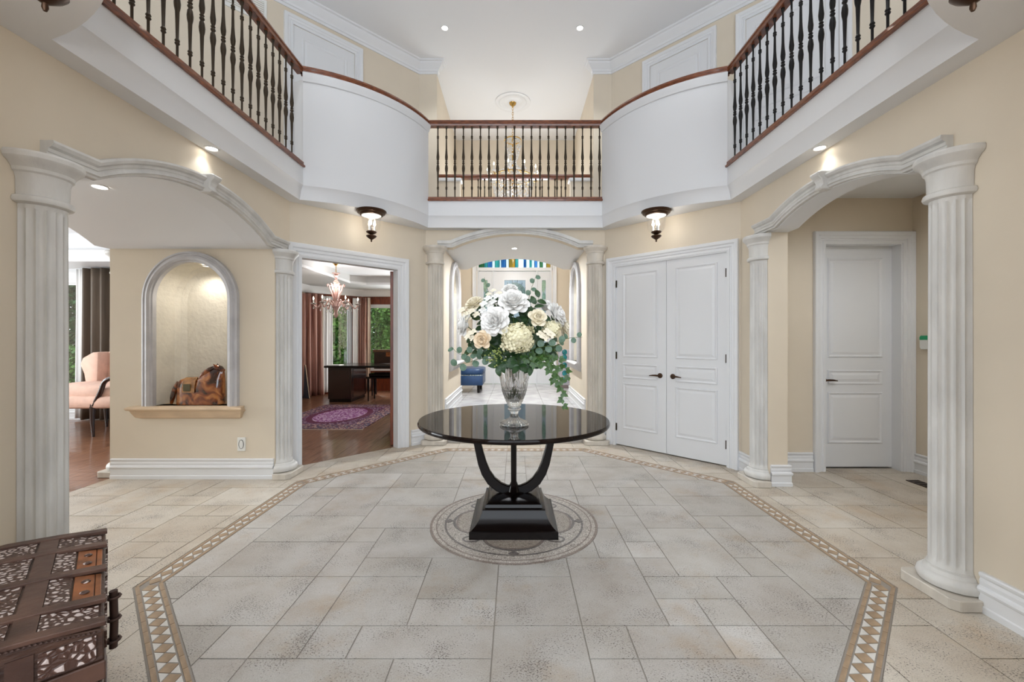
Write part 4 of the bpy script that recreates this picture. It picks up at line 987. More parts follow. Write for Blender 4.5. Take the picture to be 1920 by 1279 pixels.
spray('freesia', 'white freesia spray on the far upper left of the bouquet', FPx(900, 600, 2.82), [FPx(u, v, 2.78) for u, v in ((866, 582), (872, 590), (884, 584), (893, 590), (878, 598))], FLC, .027)
spray('freesia', 'white star shaped blossoms left of the top peony', FPx(915, 598, 2.82), [FPx(u, v, 2.78) for u, v in ((907, 570), (918, 574), (924, 566), (905, 582), (915, 560), (930, 556))], FLW_, .028)
spray('freesia', 'cream freesia buds above the left peony', FPx(925, 580, 2.88), [FPx(u, v, 2.88) for u, v in ((916, 552), (925, 545), (936, 550), (940, 560))], FLC, .022)
spray('freesia', 'small cream lilies below the white rose', FPx(1020, 635, 2.76), [FPx(u, v, 2.68) for u, v in ((1013, 627), (1026, 622), (1034, 628), (1022, 633))], FLC, .026)
spray('freesia', 'pale blossoms under the left facing peony', FPx(890, 640, 2.80), [FPx(u, v, 2.74) for u, v in ((880, 626), (888, 622), (876, 632), (885, 634))], FLC, .022)
# leaves
def leaf_mesh(name, outline, mt, fold=.12, curl=.1):
    n = len(outline); v = [(0, 0, 0)]; 
    v = [(x, y, abs(x)*fold-curl*y*y) for x, y in outline]; mid = [(0, y, -curl*y*y) for y in (0, .33, .66, 1)]
    me = bpy.data.meshes.new(name); bm = bmesh.new(); vs = [bm.verts.new(p) for p in v]; bm.faces.new(vs); bmesh.ops.triangulate(bm, faces=bm.faces); bm.to_mesh(me); bm.free()
    me.materials.append(M[mt]); return me
OVAL = [(.0, 0), (.16, .10), (.28, .30), (.30, .50), (.24, .72), (.12, .90), (0, 1), (-.12, .90), (-.24, .72), (-.30, .50), (-.28, .30), (-.16, .10)]
ROUND = [(0, 0), (.24, .08), (.42, .28), (.46, .52), (.36, .78), (.16, .93), (0, .96), (-.16, .93), (-.36, .78), (-.46, .52), (-.42, .28), (-.24, .08)]
IVYO = [(0, .05), (.18, -.08), (.42, -.02), (.34, .16), (.58, .42), (.28, .46), (.22, .62), (0, 1.0), (-.22, .62), (-.28, .46), (-.58, .42), (-.34, .16), (-.42, -.02), (-.18, -.08)]
LF = leaf_mesh('leaf', OVAL, 'leaf', .25, .25); EU = leaf_mesh('leaf', ROUND, 'euca', .10, .10); IV = leaf_mesh('leaf', IVYO, 'ivy', .15, .12)
def put_leaf(me, par, p, d, up, s):
    d = Vector(d).normalized(); z = Vector(up); x = d.cross(z)
    if x.length < 1e-4: x = d.orthogonal()
    x.normalize(); z = x.cross(d).normalized()
    o = obj('leaf', me, None, par); m = Matrix((x, d, z)).transposed().to_4x4(); o.matrix_basis = Matrix.Translation(p) @ m @ Matrix.Scale(s, 4)
def branch(name, label, pts, me, s0, s1, n, cat='foliage', spread=1.0, seed=0, up=(0, -1, .35)):
    rg = random.Random(seed); pts = [Vector(p) for p in pts]
    t = thing(name, label, cat, tuple(pts[0]), FLW)
    tube('stem', pts, [.0026-.0014*i/(len(pts)-1) for i in range(len(pts))], 'stem', t, 5)
    L_ = [(b-a).length for a, b in zip(pts, pts[1:])]; tot = sum(L_)
    for i in range(n):
        s = tot*(.18+.82*(i+.5)/n); k = 0
        while k < len(L_)-1 and s > L_[k]: s -= L_[k]; k += 1
        p = pts[k]+(pts[k+1]-pts[k])*min(1, s/L_[k]); tg = (pts[k+1]-pts[k]).normalized()
        side = tg.cross(Vector((0, -1, .1))).normalized()*(1 if i % 2 else -1)
        d = tg*.55+side*spread+Vector([rg.uniform(-.35, .35) for _ in range(3)])
        u_ = Vector(up)+Vector([rg.uniform(-.5, .5) for _ in range(3)])
        put_leaf(me, t, p, d, u_, s0+(s1-s0)*i/n)
c0 = Vector((VXc, VYc-.02, TH+.46))
br = [('eucalyptus_branch', 'eucalyptus branch hanging out to the lower left', [(900, 665, 2.80), (880, 662, 2.75), (862, 664, 2.72), (846, 650, 2.70)], EU, .052, .040, 9),
      ('eucalyptus_branch', 'lowest left eucalyptus branch with round leaves', [(905, 672, 2.80), (885, 678, 2.76), (868, 682, 2.74), (850, 686, 2.74)], EU, .050, .050, 8),
      ('eucalyptus_branch', 'eucalyptus branch reaching out to the far right', [(1020, 645, 2.85), (1045, 640, 2.82), (1068, 634, 2.82), (1092, 632, 2.82)], EU, .050, .036, 9),
      ('eucalyptus_branch', 'eucalyptus sprig on the lower right beside the hydrangea', [(1000, 655, 2.75), (1022, 650, 2.70), (1045, 648, 2.70), (1058, 640, 2.70)], EU, .056, .046, 9),
      ('eucalyptus_branch', 'tall eucalyptus branch at the top right', [(985, 600, 2.95), (990, 570, 2.95), (995, 545, 2.95), (1006, 515, 2.95)], EU, .046, .038, 12),
      ('eucalyptus_branch', 'tall eucalyptus branch at the top left', [(935, 590, 2.95), (925, 565, 2.95), (915, 545, 2.95), (908, 520, 2.95)], EU, .042, .030, 11),
      ('eucalyptus_branch', 'small eucalyptus sprig right of the middle', [(1030, 615, 2.92), (1050, 615, 2.9), (1066, 608, 2.9)], EU, .034, .03, 5),
      ('ivy_vine', 'ivy vine trailing down over the right table edge', [(1025, 668, 2.72), (1040, 690, 2.66), (1050, 715, 2.64), (1054, 740, 2.63), (1057, 766, 2.63)], IV, .058, .042, 13),
      ('ivy_vine', 'shorter ivy vine beside the vase on the right', [(1005, 668, 2.72), (1022, 682, 2.66), (1035, 698, 2.64), (1042, 725, 2.64)], IV, .056, .046, 11),
      ('ivy_vine', 'leafy ivy sprig at the far right', [(1030, 655, 2.74), (1048, 672, 2.70), (1060, 690, 2.68), (1068, 712, 2.68)], IV, .054, .042, 10),
      ('ivy_vine', 'short ivy sprig under the hydrangea', [(985, 672, 2.72), (998, 678, 2.68), (1012, 690, 2.66)], IV, .052, .046, 7)]
for k, (nm, lb, pp, me, s0, s1, n) in enumerate(br): branch(nm, lb, [c0+Vector((0, 0, -.02))]+[P(*q) for q in pp], me, s0, s1, n, seed=k+3)
lb = ['dark leafy stem at the lower left of the bouquet', 'dark leafy stem left of the peach rose', 'dark leafy stem at the upper left', 'dark leafy stem behind the top peony', 'dark leafy stem at the upper right',
      'dark leafy stem right of the white rose', 'dark leafy stem at the lower right', 'dark leafy stem under the hydrangea', 'dark leafy stem in the middle left', 'dark leafy stem in the middle right', 'dark leafy stem over the left vase rim', 'dark leafy stem over the right vase rim',
      'dark leafy stem deep behind the two large peonies', 'dark leafy stem deep behind the white rose', 'dark leafy stem deep behind the peach rose', 'dark leafy stem rising left of the top peony', 'dark leafy stem rising right of the top peony', 'dark leafy stem deep behind the large hydrangea']
tips = [(880, 655), (885, 630), (890, 585), (945, 560), (1012, 555), (1040, 600), (1045, 660), (975, 690), (915, 620), (1015, 625), (930, 690), (1000, 690), (945, 590), (990, 590), (905, 612), (925, 560), (995, 572), (1000, 640)]
for k, (l_, (u, v)) in enumerate(zip(lb, tips)):
    dep = 2.76 if k in (7, 10, 11) else 2.82 if k < 12 else 2.90
    e = P(u, v, dep-(.06 if k in (7, 10, 11) else 0)); branch('leafy_stem', l_, [c0, (c0*1.2+e*.8)/2+Vector((0, -.01, .03)), e], LF, .085, .060, 15, seed=50+k, spread=.9)
# seeded buds
t = thing('seeded_eucalyptus', 'cluster of small green seed buds at the lower left above the vase', 'foliage', tuple(P(932, 668, 2.72)), FLW)
tube('stem', [c0, P(945, 660, 2.76), P(932, 668, 2.72), P(922, 684, 2.70)], .002, 'stem', t, 5)
bm_ = mk('seed_bud', *lathe_v([(0, -1), (.7, -.7), (1, 0), (.6, .8), (0, 1.1)], (0, 0, 0), 6), smooth=True); bm_.materials.append(mat('seed_green', (138, 152, 84), .5))
for i in range(46):
    p = P(930+random.gauss(0, 11), 668+random.gauss(0, 9), 2.69+random.uniform(-.02, .03)); o = obj('seed_bud', bm_, None, t); o.location = p; o.scale = (.0062,)*3

# ------------------------------------------------------------------ ceramic horse in the niche
HXo, HYo, HZo = -3.318, 4.18, .702
t = thing('horse_figurine', 'glossy brown ceramic horse figurine lying in the niche', 'figurine', (-3.1, HYo, HZo))
m = mat('brown_ceramic_glaze', (150, 82, 36), .08, coat=1); nt = m.node_tree; N = nt.nodes; L = nt.links
tc = N.new('ShaderNodeTexCoord'); nz = N.new('ShaderNodeTexNoise'); nz.inputs['Scale'].default_value = 8; nz.inputs['Detail'].default_value = 5; nz.inputs['Distortion'].default_value = 1.2
L.new(tc.outputs['Object'], nz.inputs[0]); r = N.new('ShaderNodeValToRGB'); e = r.color_ramp.elements
e[0].position = .38; e[0].color = lin((52, 22, 12)); e[1].position = .64; e[1].color = lin((184, 118, 62)); x = e.new(.5); x.color = lin((128, 62, 26))
L.new(nz.outputs[0], r.inputs[0]); L.new(r.outputs[0], N['Principled BSDF'].inputs['Base Color']); M['glaze'] = m
top = [(0, 300), (15, 395), (60, 455), (150, 485), (250, 485), (330, 480), (400, 470), (440, 520), (490, 575), (560, 630), (620, 665), (680, 690), (730, 700), (775, 695), (805, 675), (822, 650)]
px = .000537; rows = []
def interp(x):
    for (a, b), (c, d) in zip(top, top[1:]):
        if a <= x <= c: return b+(d-b)*(x-a)/(c-a)
    return top[-1][1]
v = []; f = []; ns = 26; nr = 18
for i in range(ns+1):
    x = 825*i/ns; zt = interp(x)*px
    endk = math.sqrt(max(.04, 1-(abs(x-412)/430)**4))
    for j in range(nr+1):
        a = PI*j/nr; fz = math.sin(a)**.62; s_ = math.cos(a); s_ = math.copysign(abs(s_)**.6, s_)
        z = zt*fz; hw = .082*endk
        if z > .24: hw *= max(.42, 1-(z-.24)/.14*.55)
        v.append((HXo+x*px, HYo+s_*hw, HZo+z))
for i in range(ns):
    for j in range(nr): f.append((i*(nr+1)+j, i*(nr+1)+j+1, (i+1)*(nr+1)+j+1, (i+1)*(nr+1)+j))
    f.append((i*(nr+1)+nr, i*(nr+1), (i+1)*(nr+1), (i+1)*(nr+1)+nr))
f += [tuple(range(nr+1)), tuple(ns*(nr+1)+j for j in range(nr+1))]
mesh('body', v, f, 'glaze', t, 50)
tube('muzzle', [(HXo+.37, HYo, HZo+.355), (HXo+.42, HYo-.005, HZo+.345), (HXo+.447, HYo-.008, HZo+.325)], [.034, .030, .020], 'glaze', t, 12)
for s_ in (-1, 1): tube('ear', [(HXo+.375, HYo+.022*s_, HZo+.372), (HXo+.362, HYo+.027*s_, HZo+.395)], [.010, .003], 'glaze', t, 8)
tube('tail', [(HXo+.02, HYo-.02, HZo+.22), (HXo-.012, HYo-.03, HZo+.15), (HXo-.035, HYo-.03, HZo+.07), (HXo-.048, HYo-.028, HZo+.006)], [.018, .022, .022, .012], 'glaze', t, 10)
tube('mane', [(HXo+.22, HYo-.03, HZo+.24), (HXo+.27, HYo-.034, HZo+.30), (HXo+.33, HYo-.03, HZo+.345), (HXo+.37, HYo-.02, HZo+.368)], [.012, .02, .02, .010], 'glaze', t, 10)
v = []; f = []
for i in range(7):
    x = .10+.12*i/6
    for j in range(9):
        a = PI*(.08+.84*j/8); zt = .258*math.sin(a)**.62; s_ = math.cos(a); s_ = math.copysign(abs(s_)**.6, s_); v.append((HXo+x, HYo+s_*.092, HZo+zt+.012))
for i in range(6):
    for j in range(8): f.append((i*9+j, i*9+j+1, i*9+10+j, i*9+9+j))
mesh('saddle', v, f, mat('saddle_glaze', (186, 128, 70), .1, coat=1, var=.3, scale=20), t, True)
box('saddle_flap', HXo+.115, HXo+.185, HYo-.096, HYo-.088, HZo+.135, HZo+.205, mat('olive_glaze', (92, 84, 60), .2), t, bevel=.004)
sq_ = [(HXo+.20+.215*math.cos(a*PI/18), HYo+.082*math.sin(a*PI/18)) for a in range(36)]
mesh('base', *prism_v(sq_, HZo, HZo+.014), 'glaze', t, 40)

# ------------------------------------------------------------------ carved trunk at the lower left
A = Vector((-1.67, 1.73)); e1 = Vector((.69, -.722)).normalized(); e2 = Vector((-e1.y*-1, 0)); e2 = Vector((e1.y, -e1.x)); LEN, DEP = .79, .40
def FT(a, b, z): q = A+e1*a+e2*b; return (q.x, q.y, z)
c = FT(LEN/2, DEP/2, 0)
t = thing('carved_trunk', 'dark carved wooden trunk with straps at the lower left corner', 'trunk', c)
M['trunk'] = mat('old_dark_wood', (78, 54, 42), .45, rgb2=(46, 30, 24), scale=7, stretch=(1, 1, 3), bump=.3, bscale=30)
M['trunkslat'] = mat('worn_slat_wood', (92, 66, 54), .4, rgb2=(62, 42, 34), scale=9, bump=.2, bscale=40)
M['copper'] = mat('copper_plate', (158, 92, 48), .35, metal=.3, var=.3, scale=14)
M['trunkiron'] = mat('rusty_iron', (76, 58, 52), .5, metal=.6)
m = mat('carved_highlights', (60, 42, 36), .35); nt = m.node_tree; N = nt.nodes; L = nt.links; b = N['Principled BSDF']
tc = N.new('ShaderNodeTexCoord'); vo = N.new('ShaderNodeTexVoronoi'); vo.feature = 'DISTANCE_TO_EDGE'; vo.inputs['Scale'].default_value = 55; L.new(tc.outputs['Object'], vo.inputs['Vector'])
n1 = N.new('ShaderNodeTexNoise'); n1.inputs['Scale'].default_value = 16; L.new(tc.outputs['Object'], n1.inputs[0])
mm = N.new('ShaderNodeMath'); mm.operation = 'MULTIPLY'; L.new(vo.outputs[0], mm.inputs[0]); L.new(n1.outputs[0], mm.inputs[1])
r = N.new('ShaderNodeValToRGB'); e = r.color_ramp.elements; e[0].position = .035; e[0].color = lin((70, 48, 40)); e[1].position = .105; e[1].color = lin((196, 182, 176)); x = e.new(.08); x.color = lin((88, 64, 54))  # pale spots: glossy highlights of the carving put into the colour
L.new(mm.outputs[0], r.inputs[0]); L.new(r.outputs[0], b.inputs['Base Color'])
bp = N.new('ShaderNodeBump'); bp.inputs['Strength'].default_value = .8; bp.inputs['Distance'].default_value = .008; L.new(vo.outputs[0], bp.inputs['Height']); L.new(bp.outputs[0], b.inputs['Normal'])
M['carved'] = m
LID = [(0, .465), (0, .545), (.004, .55), (.13, .574), (.26, .582), (.39, .572), (DEP, .56), (DEP, .465)]
def lidz(b):
    for (a_, z_), (c_, d_) in zip(LID[2:], LID[3:]):
        if a_ <= b <= c_: return z_+(d_-z_)*(b-a_)/max(1e-6, c_-a_)
    return .56
v, f = [], []
for a in (0, LEN): v += [FT(a, b_, z) for b_, z in LID]
k = len(LID); f = [tuple(range(k)), tuple(range(k, 2*k))]+[(i, (i+1) % k, k+(i+1) % k, k+i) for i in range(k)]
lid = mesh('lid', v, f, 'trunk', t, bevel=.003)
body = box('body', .012, LEN-.012, .012, DEP-.012, 0, .45, 'trunk', t, bevel=.003, F=FT)
box('rim_band', -.004, LEN+.004, -.004, DEP+.004, .412, .463, 'trunkslat', t, bevel=.003, F=FT)
box('bottom_band', -.004, LEN+.004, -.004, DEP+.004, .0, .05, 'trunkslat', t, bevel=.003, F=FT)
slats = [.0, .152, .380, .615, LEN-.035]
for s in slats:
    v, f = [], []
    prof = [(b_, lidz(b_)) for b_ in (0, .13, .26, .39, DEP)]
    for a in (s, s+.036): v += [FT(a, b_-(.004 if b_ == 0 else 0), z+dz) for b_, z in prof for dz in (-.004, .009)]
    n = len(prof)*2
    for i in range(len(prof)-1):
        q = i*2; f += [(q, q+2, q+3, q+1), (n+q, n+q+1, n+q+3, n+q+2), (q+1, q+3, n+q+3, n+q+1), (q, n+q, n+q+2, q+2)]
    f += [(0, 1, n+1, n), (n-2, n+n-2, n+n-1, n-1)]
    mesh('lid_slat', v, f, 'trunkslat', lid, bevel=.002)
cells = [(.040, .148), (.192, .376), (.420, .611), (.655, LEN-.039)]
for ci, (a0, a1) in enumerate(cells):
    for bi, (b0, b1) in enumerate(((.012 if ci in (0, 3) else .075, .125), (.182, .262), (.262, .33), (.372, .395))):
        v, f = [], []
        for a in (a0, a1):
            for b_ in (b0, b1): v += [FT(a, b_, lidz(b_)-.002), FT(a, b_, lidz(b_)+.004)]
        f = [(0, 1, 3, 2), (4, 6, 7, 5), (0, 4, 5, 1), (2, 3, 7, 6), (0, 2, 6, 4), (1, 5, 7, 3)]
        mesh('carved_panel', v, f, 'carved', lid)
    if ci in (1, 2):
        for (p0, p1) in ((.008, .022), (.024, .07)):
            v = []
            for a in (a0+.004, a1-.004):
                for b_ in (p0, p1): v += [FT(a, b_, lidz(b_)-.002), FT(a, b_, lidz(b_)+.006)]
            hp = mesh('hasp_plate', v, f, 'copper', lid, bevel=.0015)
        for a in (a0+.055, a1-.055):
            vv, ff = lathe_v([(0, 0), (.014, 0), (.010, .004), (0, .005)], (0, 0, 0), 12); q = FT(a, .045, lidz(.045)+.006); mesh('rivet', [(q[0]+x*.9, q[1]+y*.9, q[2]+z) for x, y, z in vv], ff, 'carved', lid, True)
for b0 in (.127, .332):
    v, f = [], []
    for a in (.0, LEN):
        for b_ in (b0, b0+.048): v += [FT(a, b_, lidz(b_)-.002), FT(a, b_, lidz(b_)+.0065)]
    mesh('lid_strap', v, [(0, 1, 3, 2), (4, 6, 7, 5), (0, 4, 5, 1), (2, 3, 7, 6), (0, 2, 6, 4), (1, 5, 7, 3)], 'trunkslat', lid)
# carved strips on the end facing the camera and on the long front
for (b0, b1) in ((.015, .12), (.185, .325)):
    box('carved_panel', LEN, LEN+.006, b0, b1, .475, .54, 'carved', lid, F=FT); box('carved_panel', LEN-.012, LEN-.004, b0, b1, .06, .40, 'carved', body, F=FT)
for b0 in (.127, .332): box('end_strap', LEN-.012, LEN+.004, b0, b0+.048, .0, .545, 'trunkslat', t, F=FT)
for i, (a0, a1) in enumerate(cells):
    box('carved_panel', a0, a1, -.006, .002, .475, .535, 'carved', lid, F=FT); box('carved_panel', a0, a1, .004, .014, .07, .40, 'carved', body, F=FT)
beads = MB()
for i in range(40):
    vv, ff = lathe_v([(0, -.004), (.005, 0), (0, .004)], FT(LEN+.006, .01+DEP*.95*i/40, .546+.0*i), 6); beads.add([(x, y, z+(lidz(.01+DEP*.95*i/40)-.55)) for x, y, z in vv], ff)
o = beads.out('bead_trim', 'trunkiron', lid); o['kind'] = 'stuff'
for a in (.50,):
    tube('lock_bar', [FT(a, -.020, .52), FT(a, -.022, .42), FT(a, -.020, .335)], .011, 'trunkiron', t, 10)
    for z in (.50, .43, .36):
        q = Vector(FT(a, -.020, z)); w1 = Vector((e1.x, e1.y, 0)); w2 = Vector((e2.x, e2.y, 0))
        tube('staple_ring', [q+w1*(.017*math.cos(2*PI*i/12))+w2*(.017*math.sin(2*PI*i/12)+.0) for i in range(12)], .0045, 'trunkiron', t, 6, True)
        tube('staple_arm', [q+w2*.010, q+w2*.03], .006, 'trunkiron', t, 6)

# ------------------------------------------------------------------ study beyond the left doorway
fs = struct(mesh('floor_study', *prism_v([(-5.0, 4.35), (-2.42, 4.35), (-1.06, 5.67), (-1.06, 11.1), (-5.0, 11.1)], -.06, -.004), 'darkwood'), 'dark plank floor of the study', 'floor')
rng = random.Random(9)
x = -5.0; W = .128
while x < -1.3:
    y = 4.35-rng.uniform(0, .8)
    while y < 11.05:
        ln = rng.choice((.9, 1.2, 1.5)); p = [(x+.0012, y), (x+W-.0012, y), (x+W-.0012, y+ln-.002), (x+.0012, y+ln-.002)]
        for h in ((S2, -S2, -(CY+SX)*S2-.085), (0, -1, -4.36), (0, 1, 11.05), (1, 0, -1.36)): p = clip(p, *h) if p else p
        if area(p) > 1e-4: mesh('plank', *prism_v(p, -.012, rng.uniform(-.0006, .0004)), 'oak', fs)
        y += ln
    x += W
ST = 2.78
struct(mesh('ceiling_study', *prism_v([(-5.0, 5.3), (-4.2, 4.46), (-2.40, 4.46), (-1.27, 5.62), (-1.27, 11.1), (-5.0, 11.1)], ST, ST+.05), 'ceil'), 'white tray ceiling of the study', 'ceiling')
# dropped soffit around the bay
bay = [(-1.35, 11.0), (-3.95, 11.0), (-4.95, 10.0), (-4.95, 6.2)]
def offs(path, d):
    v, f = sweep_v(path, [(d, 0)], pclosed=False); return [(p[0], p[1]) for p in v]
bi = offs(bay, 1.25)
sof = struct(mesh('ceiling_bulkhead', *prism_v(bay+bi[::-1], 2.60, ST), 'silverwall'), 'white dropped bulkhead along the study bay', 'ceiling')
sweep('bulkhead_cornice', bay, [(0, 2.44), (.03, 2.44), (.05, 2.50), (.12, 2.57), (.14, 2.60), (0, 2.60)], 'white', sof)
sweep('bulkhead_edge', bi, [(-.02, 2.592), (.012, 2.592), (.012, 2.64), (-.02, 2.64)], 'white', sof)
struct(box('wall_study_right', -1.35, -1.27, 5.75, 11.1, 0, ST, 'beige'), 'study wall behind the open door', 'wall')
struct(box('wall_study_left', -5.05, -4.95, 5.30, 10.0, 0, ST, 'beige'), 'study wall behind the left drapes', 'wall')
struct(box('wall_study_front', -4.16, -2.46, 4.41, 4.47, 0, ST, 'beige'), 'study wall backing onto the alcove', 'wall')
struct(mesh('wall_study_corner', *prism_v([(-4.10, 4.41), (-4.18, 4.41), (-5.06, 5.30), (-4.96, 5.30)], 0, 2.95), 'beige'), 'angled wall between the study and the sitting room', 'wall')
def window(n, F, a, b, z0, z1, label, s0, s1, ztop, wmat, frame='white', th=.12):
    w_ = thing('window_%d' % n, label, 'window', F((a+b)/2, z0, 0)); w_['kind'] = 'structure'
    mesh('wall_panel', *prism_v([(s0, 0), (s1, 0), (s1, z0), (s0, z0)], -th, 0, F), wmat, w_)
    mesh('wall_panel', *prism_v([(s0, z1), (s1, z1), (s1, ztop), (s0, ztop)], -th, 0, F), wmat, w_)
    mesh('wall_panel', *prism_v([(s0, z0), (a, z0), (a, z1), (s0, z1)], -th, 0, F), wmat, w_)
    mesh('wall_panel', *prism_v([(b, z0), (s1, z0), (s1, z1), (b, z1)], -th, 0, F), wmat, w_)
    sweep('frame', [(a, z0), (b, z0), (b, z1), (a, z1)], [(0, -.09), (0, .01), (.06, .01), (.06, -.09)], frame, w_, F, closed=True)
    sweep('sash', [(a+.06, z0+.06), (b-.06, z0+.06), (b-.06, z1-.06), (a+.06, z1-.06)], [(0, -.07), (0, -.03), (.03, -.03), (.03, -.07)], 'white', w_, F, closed=True)
    mesh('pane', *prism_v([(a+.06, z0+.06), (b-.06, z0+.06), (b-.06, z1-.06), (a+.06, z1-.06)], -.055, -.05, F), 'glass', w_)
    box('head_trim', a-.12, b+.12, z1, z1+.13, 0, .03, 'redwood' if wmat == 'redwood' else 'white', w_, F=F)
    return w_
FW2 = WP((-3.95, 11.0, 0), (1, 0, 0), (0, -1, 0)); FW3 = WP((-3.95, 11.0, 0), (-S2, -S2, 0), (S2, -S2, 0))
window(2, FW2, .08, 2.45, .52, 2.24, 'study window behind the desk chair', 0, 2.7, ST, 'redwood')
window(3, FW3, .30, 1.10, .52, 2.24, 'angled study bay window between the silk drapes', 0, 1.4142, ST, 'redwood')
def drape(label, F, s0, s1, z0, z1, mt, folds, amp=.035, flare=0, h=.10, name='drape', group='drapes', gather=None):
    t = thing(name, label, 'curtain', F((s0+s1)/2, z0, h), group); nx = folds*8; nz = 14; v = []; f = []
    for j in range(nz+1):
        z = z0+(z1-z0)*j/nz; k = 1+flare*(1-j/nz)**1.6
        for i in range(nx+1):
            u = i/nx; s = s0+(s1-s0)*u*1.0; s = (s0+s1)/2+(s-(s0+s1)/2)*k
            ph = 2*PI*folds*u; a = amp*(.8+.4*(1-j/nz)); v.append(F(s+.01*math.sin(ph*.5+j*.15), z, h+a*math.sin(ph)+.012*math.sin(ph*.37+2+j*.1)))
    for j in range(nz):
        for i in range(nx): q = j*(nx+1)+i; f.append((q, q+1, q+nx+2, q+nx+1))
    me = mk('fabric', v, f, True); o = obj('fabric', me, mt, t); md = o.modifiers.new('thickness', 'SOLIDIFY'); md.thickness = .004
    return t
FWL = WP((-4.95, 10.0, 0), (0, -1, 0), (1, 0, 0))
FD0 = WP((-4.62, 10.05, 0), (-.75, -.66, 0), (.66, -.75, 0))
drape('rose brown silk drape at the left of the study doorway view', FD0, -.02, .46, .02, 2.40, 'roseDrape', 4, .045, .12, .06)
drape('cream silk drape edge beside the left study window', FW3, 1.06, 1.30, .02, 2.40, 'creamDrape', 3, .03, .18, .16)
drape('white sheer at the left study window', FW3, .80, 1.06, .05, 2.38, 'sheer', 4, .015, 0, .07, 'sheer_curtain', 'sheers')
drape('rose silk drape between the two study windows', FW2, -.06, .16, .02, 2.40, 'roseDrape', 4, .035, 0, .17)
drape('cream silk drape right of the middle rose drape', FW2, .10, .24, .02, 2.40, 'creamDrape', 2, .03, 0, .13)
drape('white sheer right of the angled study window', FW3, .06, .30, .05, 2.38, 'sheer', 4, .015, 0, .08, 'sheer_curtain', 'sheers')
t = thing('framed_board', 'dark navy board leaning under the left study drape', 'board', (-4.75, 9.6, 0))
mesh('board', [(-4.90, 9.75, 0), (-4.62, 9.52, 0), (-4.80, 9.70, .75), (-4.92, 9.80, .75), (-4.92, 9.77, 0), (-4.64, 9.54, 0), (-4.82, 9.72, .75), (-4.94, 9.82, .75)], [(0, 1, 2, 3), (7, 6, 5, 4), (0, 4, 5, 1), (1, 5, 6, 2), (2, 6, 7, 3), (3, 7, 4, 0)], 'navy', t)
tube('edge_strip', [(-4.615, 9.515, 0.01), (-4.795, 9.695, .75)], .008, 'sill', t, 6)
# desk
t = thing('desk', 'dark mahogany pedestal desk in the study', 'desk', (-3.3, 9.4, 0))
box('desk_top', -4.02, -2.15, 8.90, 9.98, .735, .78, 'black', t, bevel=.006)
box('pedestal', -3.97, -3.47, 8.99, 9.88, .07, .735, 'darkwood', t, bevel=.004); box('pedestal_plinth', -3.95, -3.49, 9.01, 9.86, 0, .07, 'black', t)
box('pedestal', -2.60, -2.20, 8.99, 9.88, .07, .735, 'darkwood', t, bevel=.004); box('pedestal_plinth', -2.58, -2.22, 9.01, 9.86, 0, .07, 'black', t)
for z0, z1 in ((.10, .55), (.58, .70)): box('drawer_front', -3.474, -3.460, 9.06, 9.82, z0, z1, 'darkwood', t, bevel=.004)
box('side_panel', -3.93, -3.51, 8.978, 8.992, .12, .70, 'darkwood', t, bevel=.004)
t = thing('paper_stack', 'small white papers at the left end of the desk', 'papers', (-3.9, 9.05, .78)); box('sheets', -3.98, -3.72, 8.96, 9.2, .7805, .792, 'plastic', t)
t = thing('bench', 'black bench with slender legs in front of the desk', 'bench', (-2.9, 9.3, 0))
box('seat', -3.21, -2.45, 9.10, 9.60, .49, .53, 'black', t, bevel=.008); box('cushion', -3.16, -2.50, 9.13, 9.57, .53, .60, 'black', t, bevel=.02, segs=2)
for x in (-3.17, -2.50):
    for y in (9.15, 9.55): tube('leg', [(x, y, .49), (x, y, .25), (x, y, 0)], [.024, .018, .013], 'black', t, 8)
t = thing('desk_chair', 'dark leather backed chair behind the desk', 'chair', (-3.1, 10.3, 0))
box('backrest', -3.42, -2.75, 10.25, 10.33, .62, 1.02, mat('dark_leather', (52, 30, 20), .3, var=.3, scale=8), t, bevel=.015, segs=2)
box('top_rail', -3.44, -2.73, 10.24, 10.34, 1.02, 1.085, mat('carved_rail', (112, 78, 52), .5, var=.4, scale=60), t, bevel=.01)
box('crest_plate', -3.12, -3.0, 10.238, 10.25, .92, 1.02, 'copper', t); box('seat', -3.40, -2.77, 10.0, 10.3, .42, .50, 'darkwood', t, bevel=.01)
for x in (-3.38, -2.80):
    for y in (10.03, 10.29): tube('leg', [(x, y, .45), (x, y, 0)], .022, 'darkwood', t, 8)
# rug
t = thing('persian_rug', 'purple persian rug on the study floor', 'rug', (-3.05, 7.45, 0))
def rugmat(name, a, b, c_, sc):
    m = mat(name, a, .95); nt = m.node_tree; N = nt.nodes; L = nt.links; tc = N.new('ShaderNodeTexCoord'); vo = N.new('ShaderNodeTexVoronoi'); vo.inputs['Scale'].default_value = sc; vo.inputs['Randomness'].default_value = .7
    L.new(tc.outputs['Object'], vo.inputs['Vector']); r = N.new('ShaderNodeValToRGB'); e = r.color_ramp.elements; e[0].color = lin(a); e[1].color = lin(b); e[1].position = .7; x = e.new(.35); x.color = lin(c_)
    r.color_ramp.interpolation = 'CONSTANT'; sp = N.new('ShaderNodeSeparateColor'); L.new(vo.outputs['Color'], sp.inputs[0]); L.new(sp.outputs[0], r.inputs[0]); L.new(r.outputs[0], N['Principled BSDF'].inputs['Base Color']); return m
M['rug1'] = rugmat('rug_border_pattern', (74, 66, 92), (176, 140, 134), (96, 46, 72), 44); M['rug2'] = rugmat('rug_field_pattern', (92, 30, 72), (150, 120, 150), (70, 24, 58), 40)
M['rug3'] = rugmat('rug_medallion_pattern', (122, 50, 112), (206, 176, 206), (150, 90, 150), 42); M['rug4'] = mat('rug_plum', (94, 24, 62), .95)
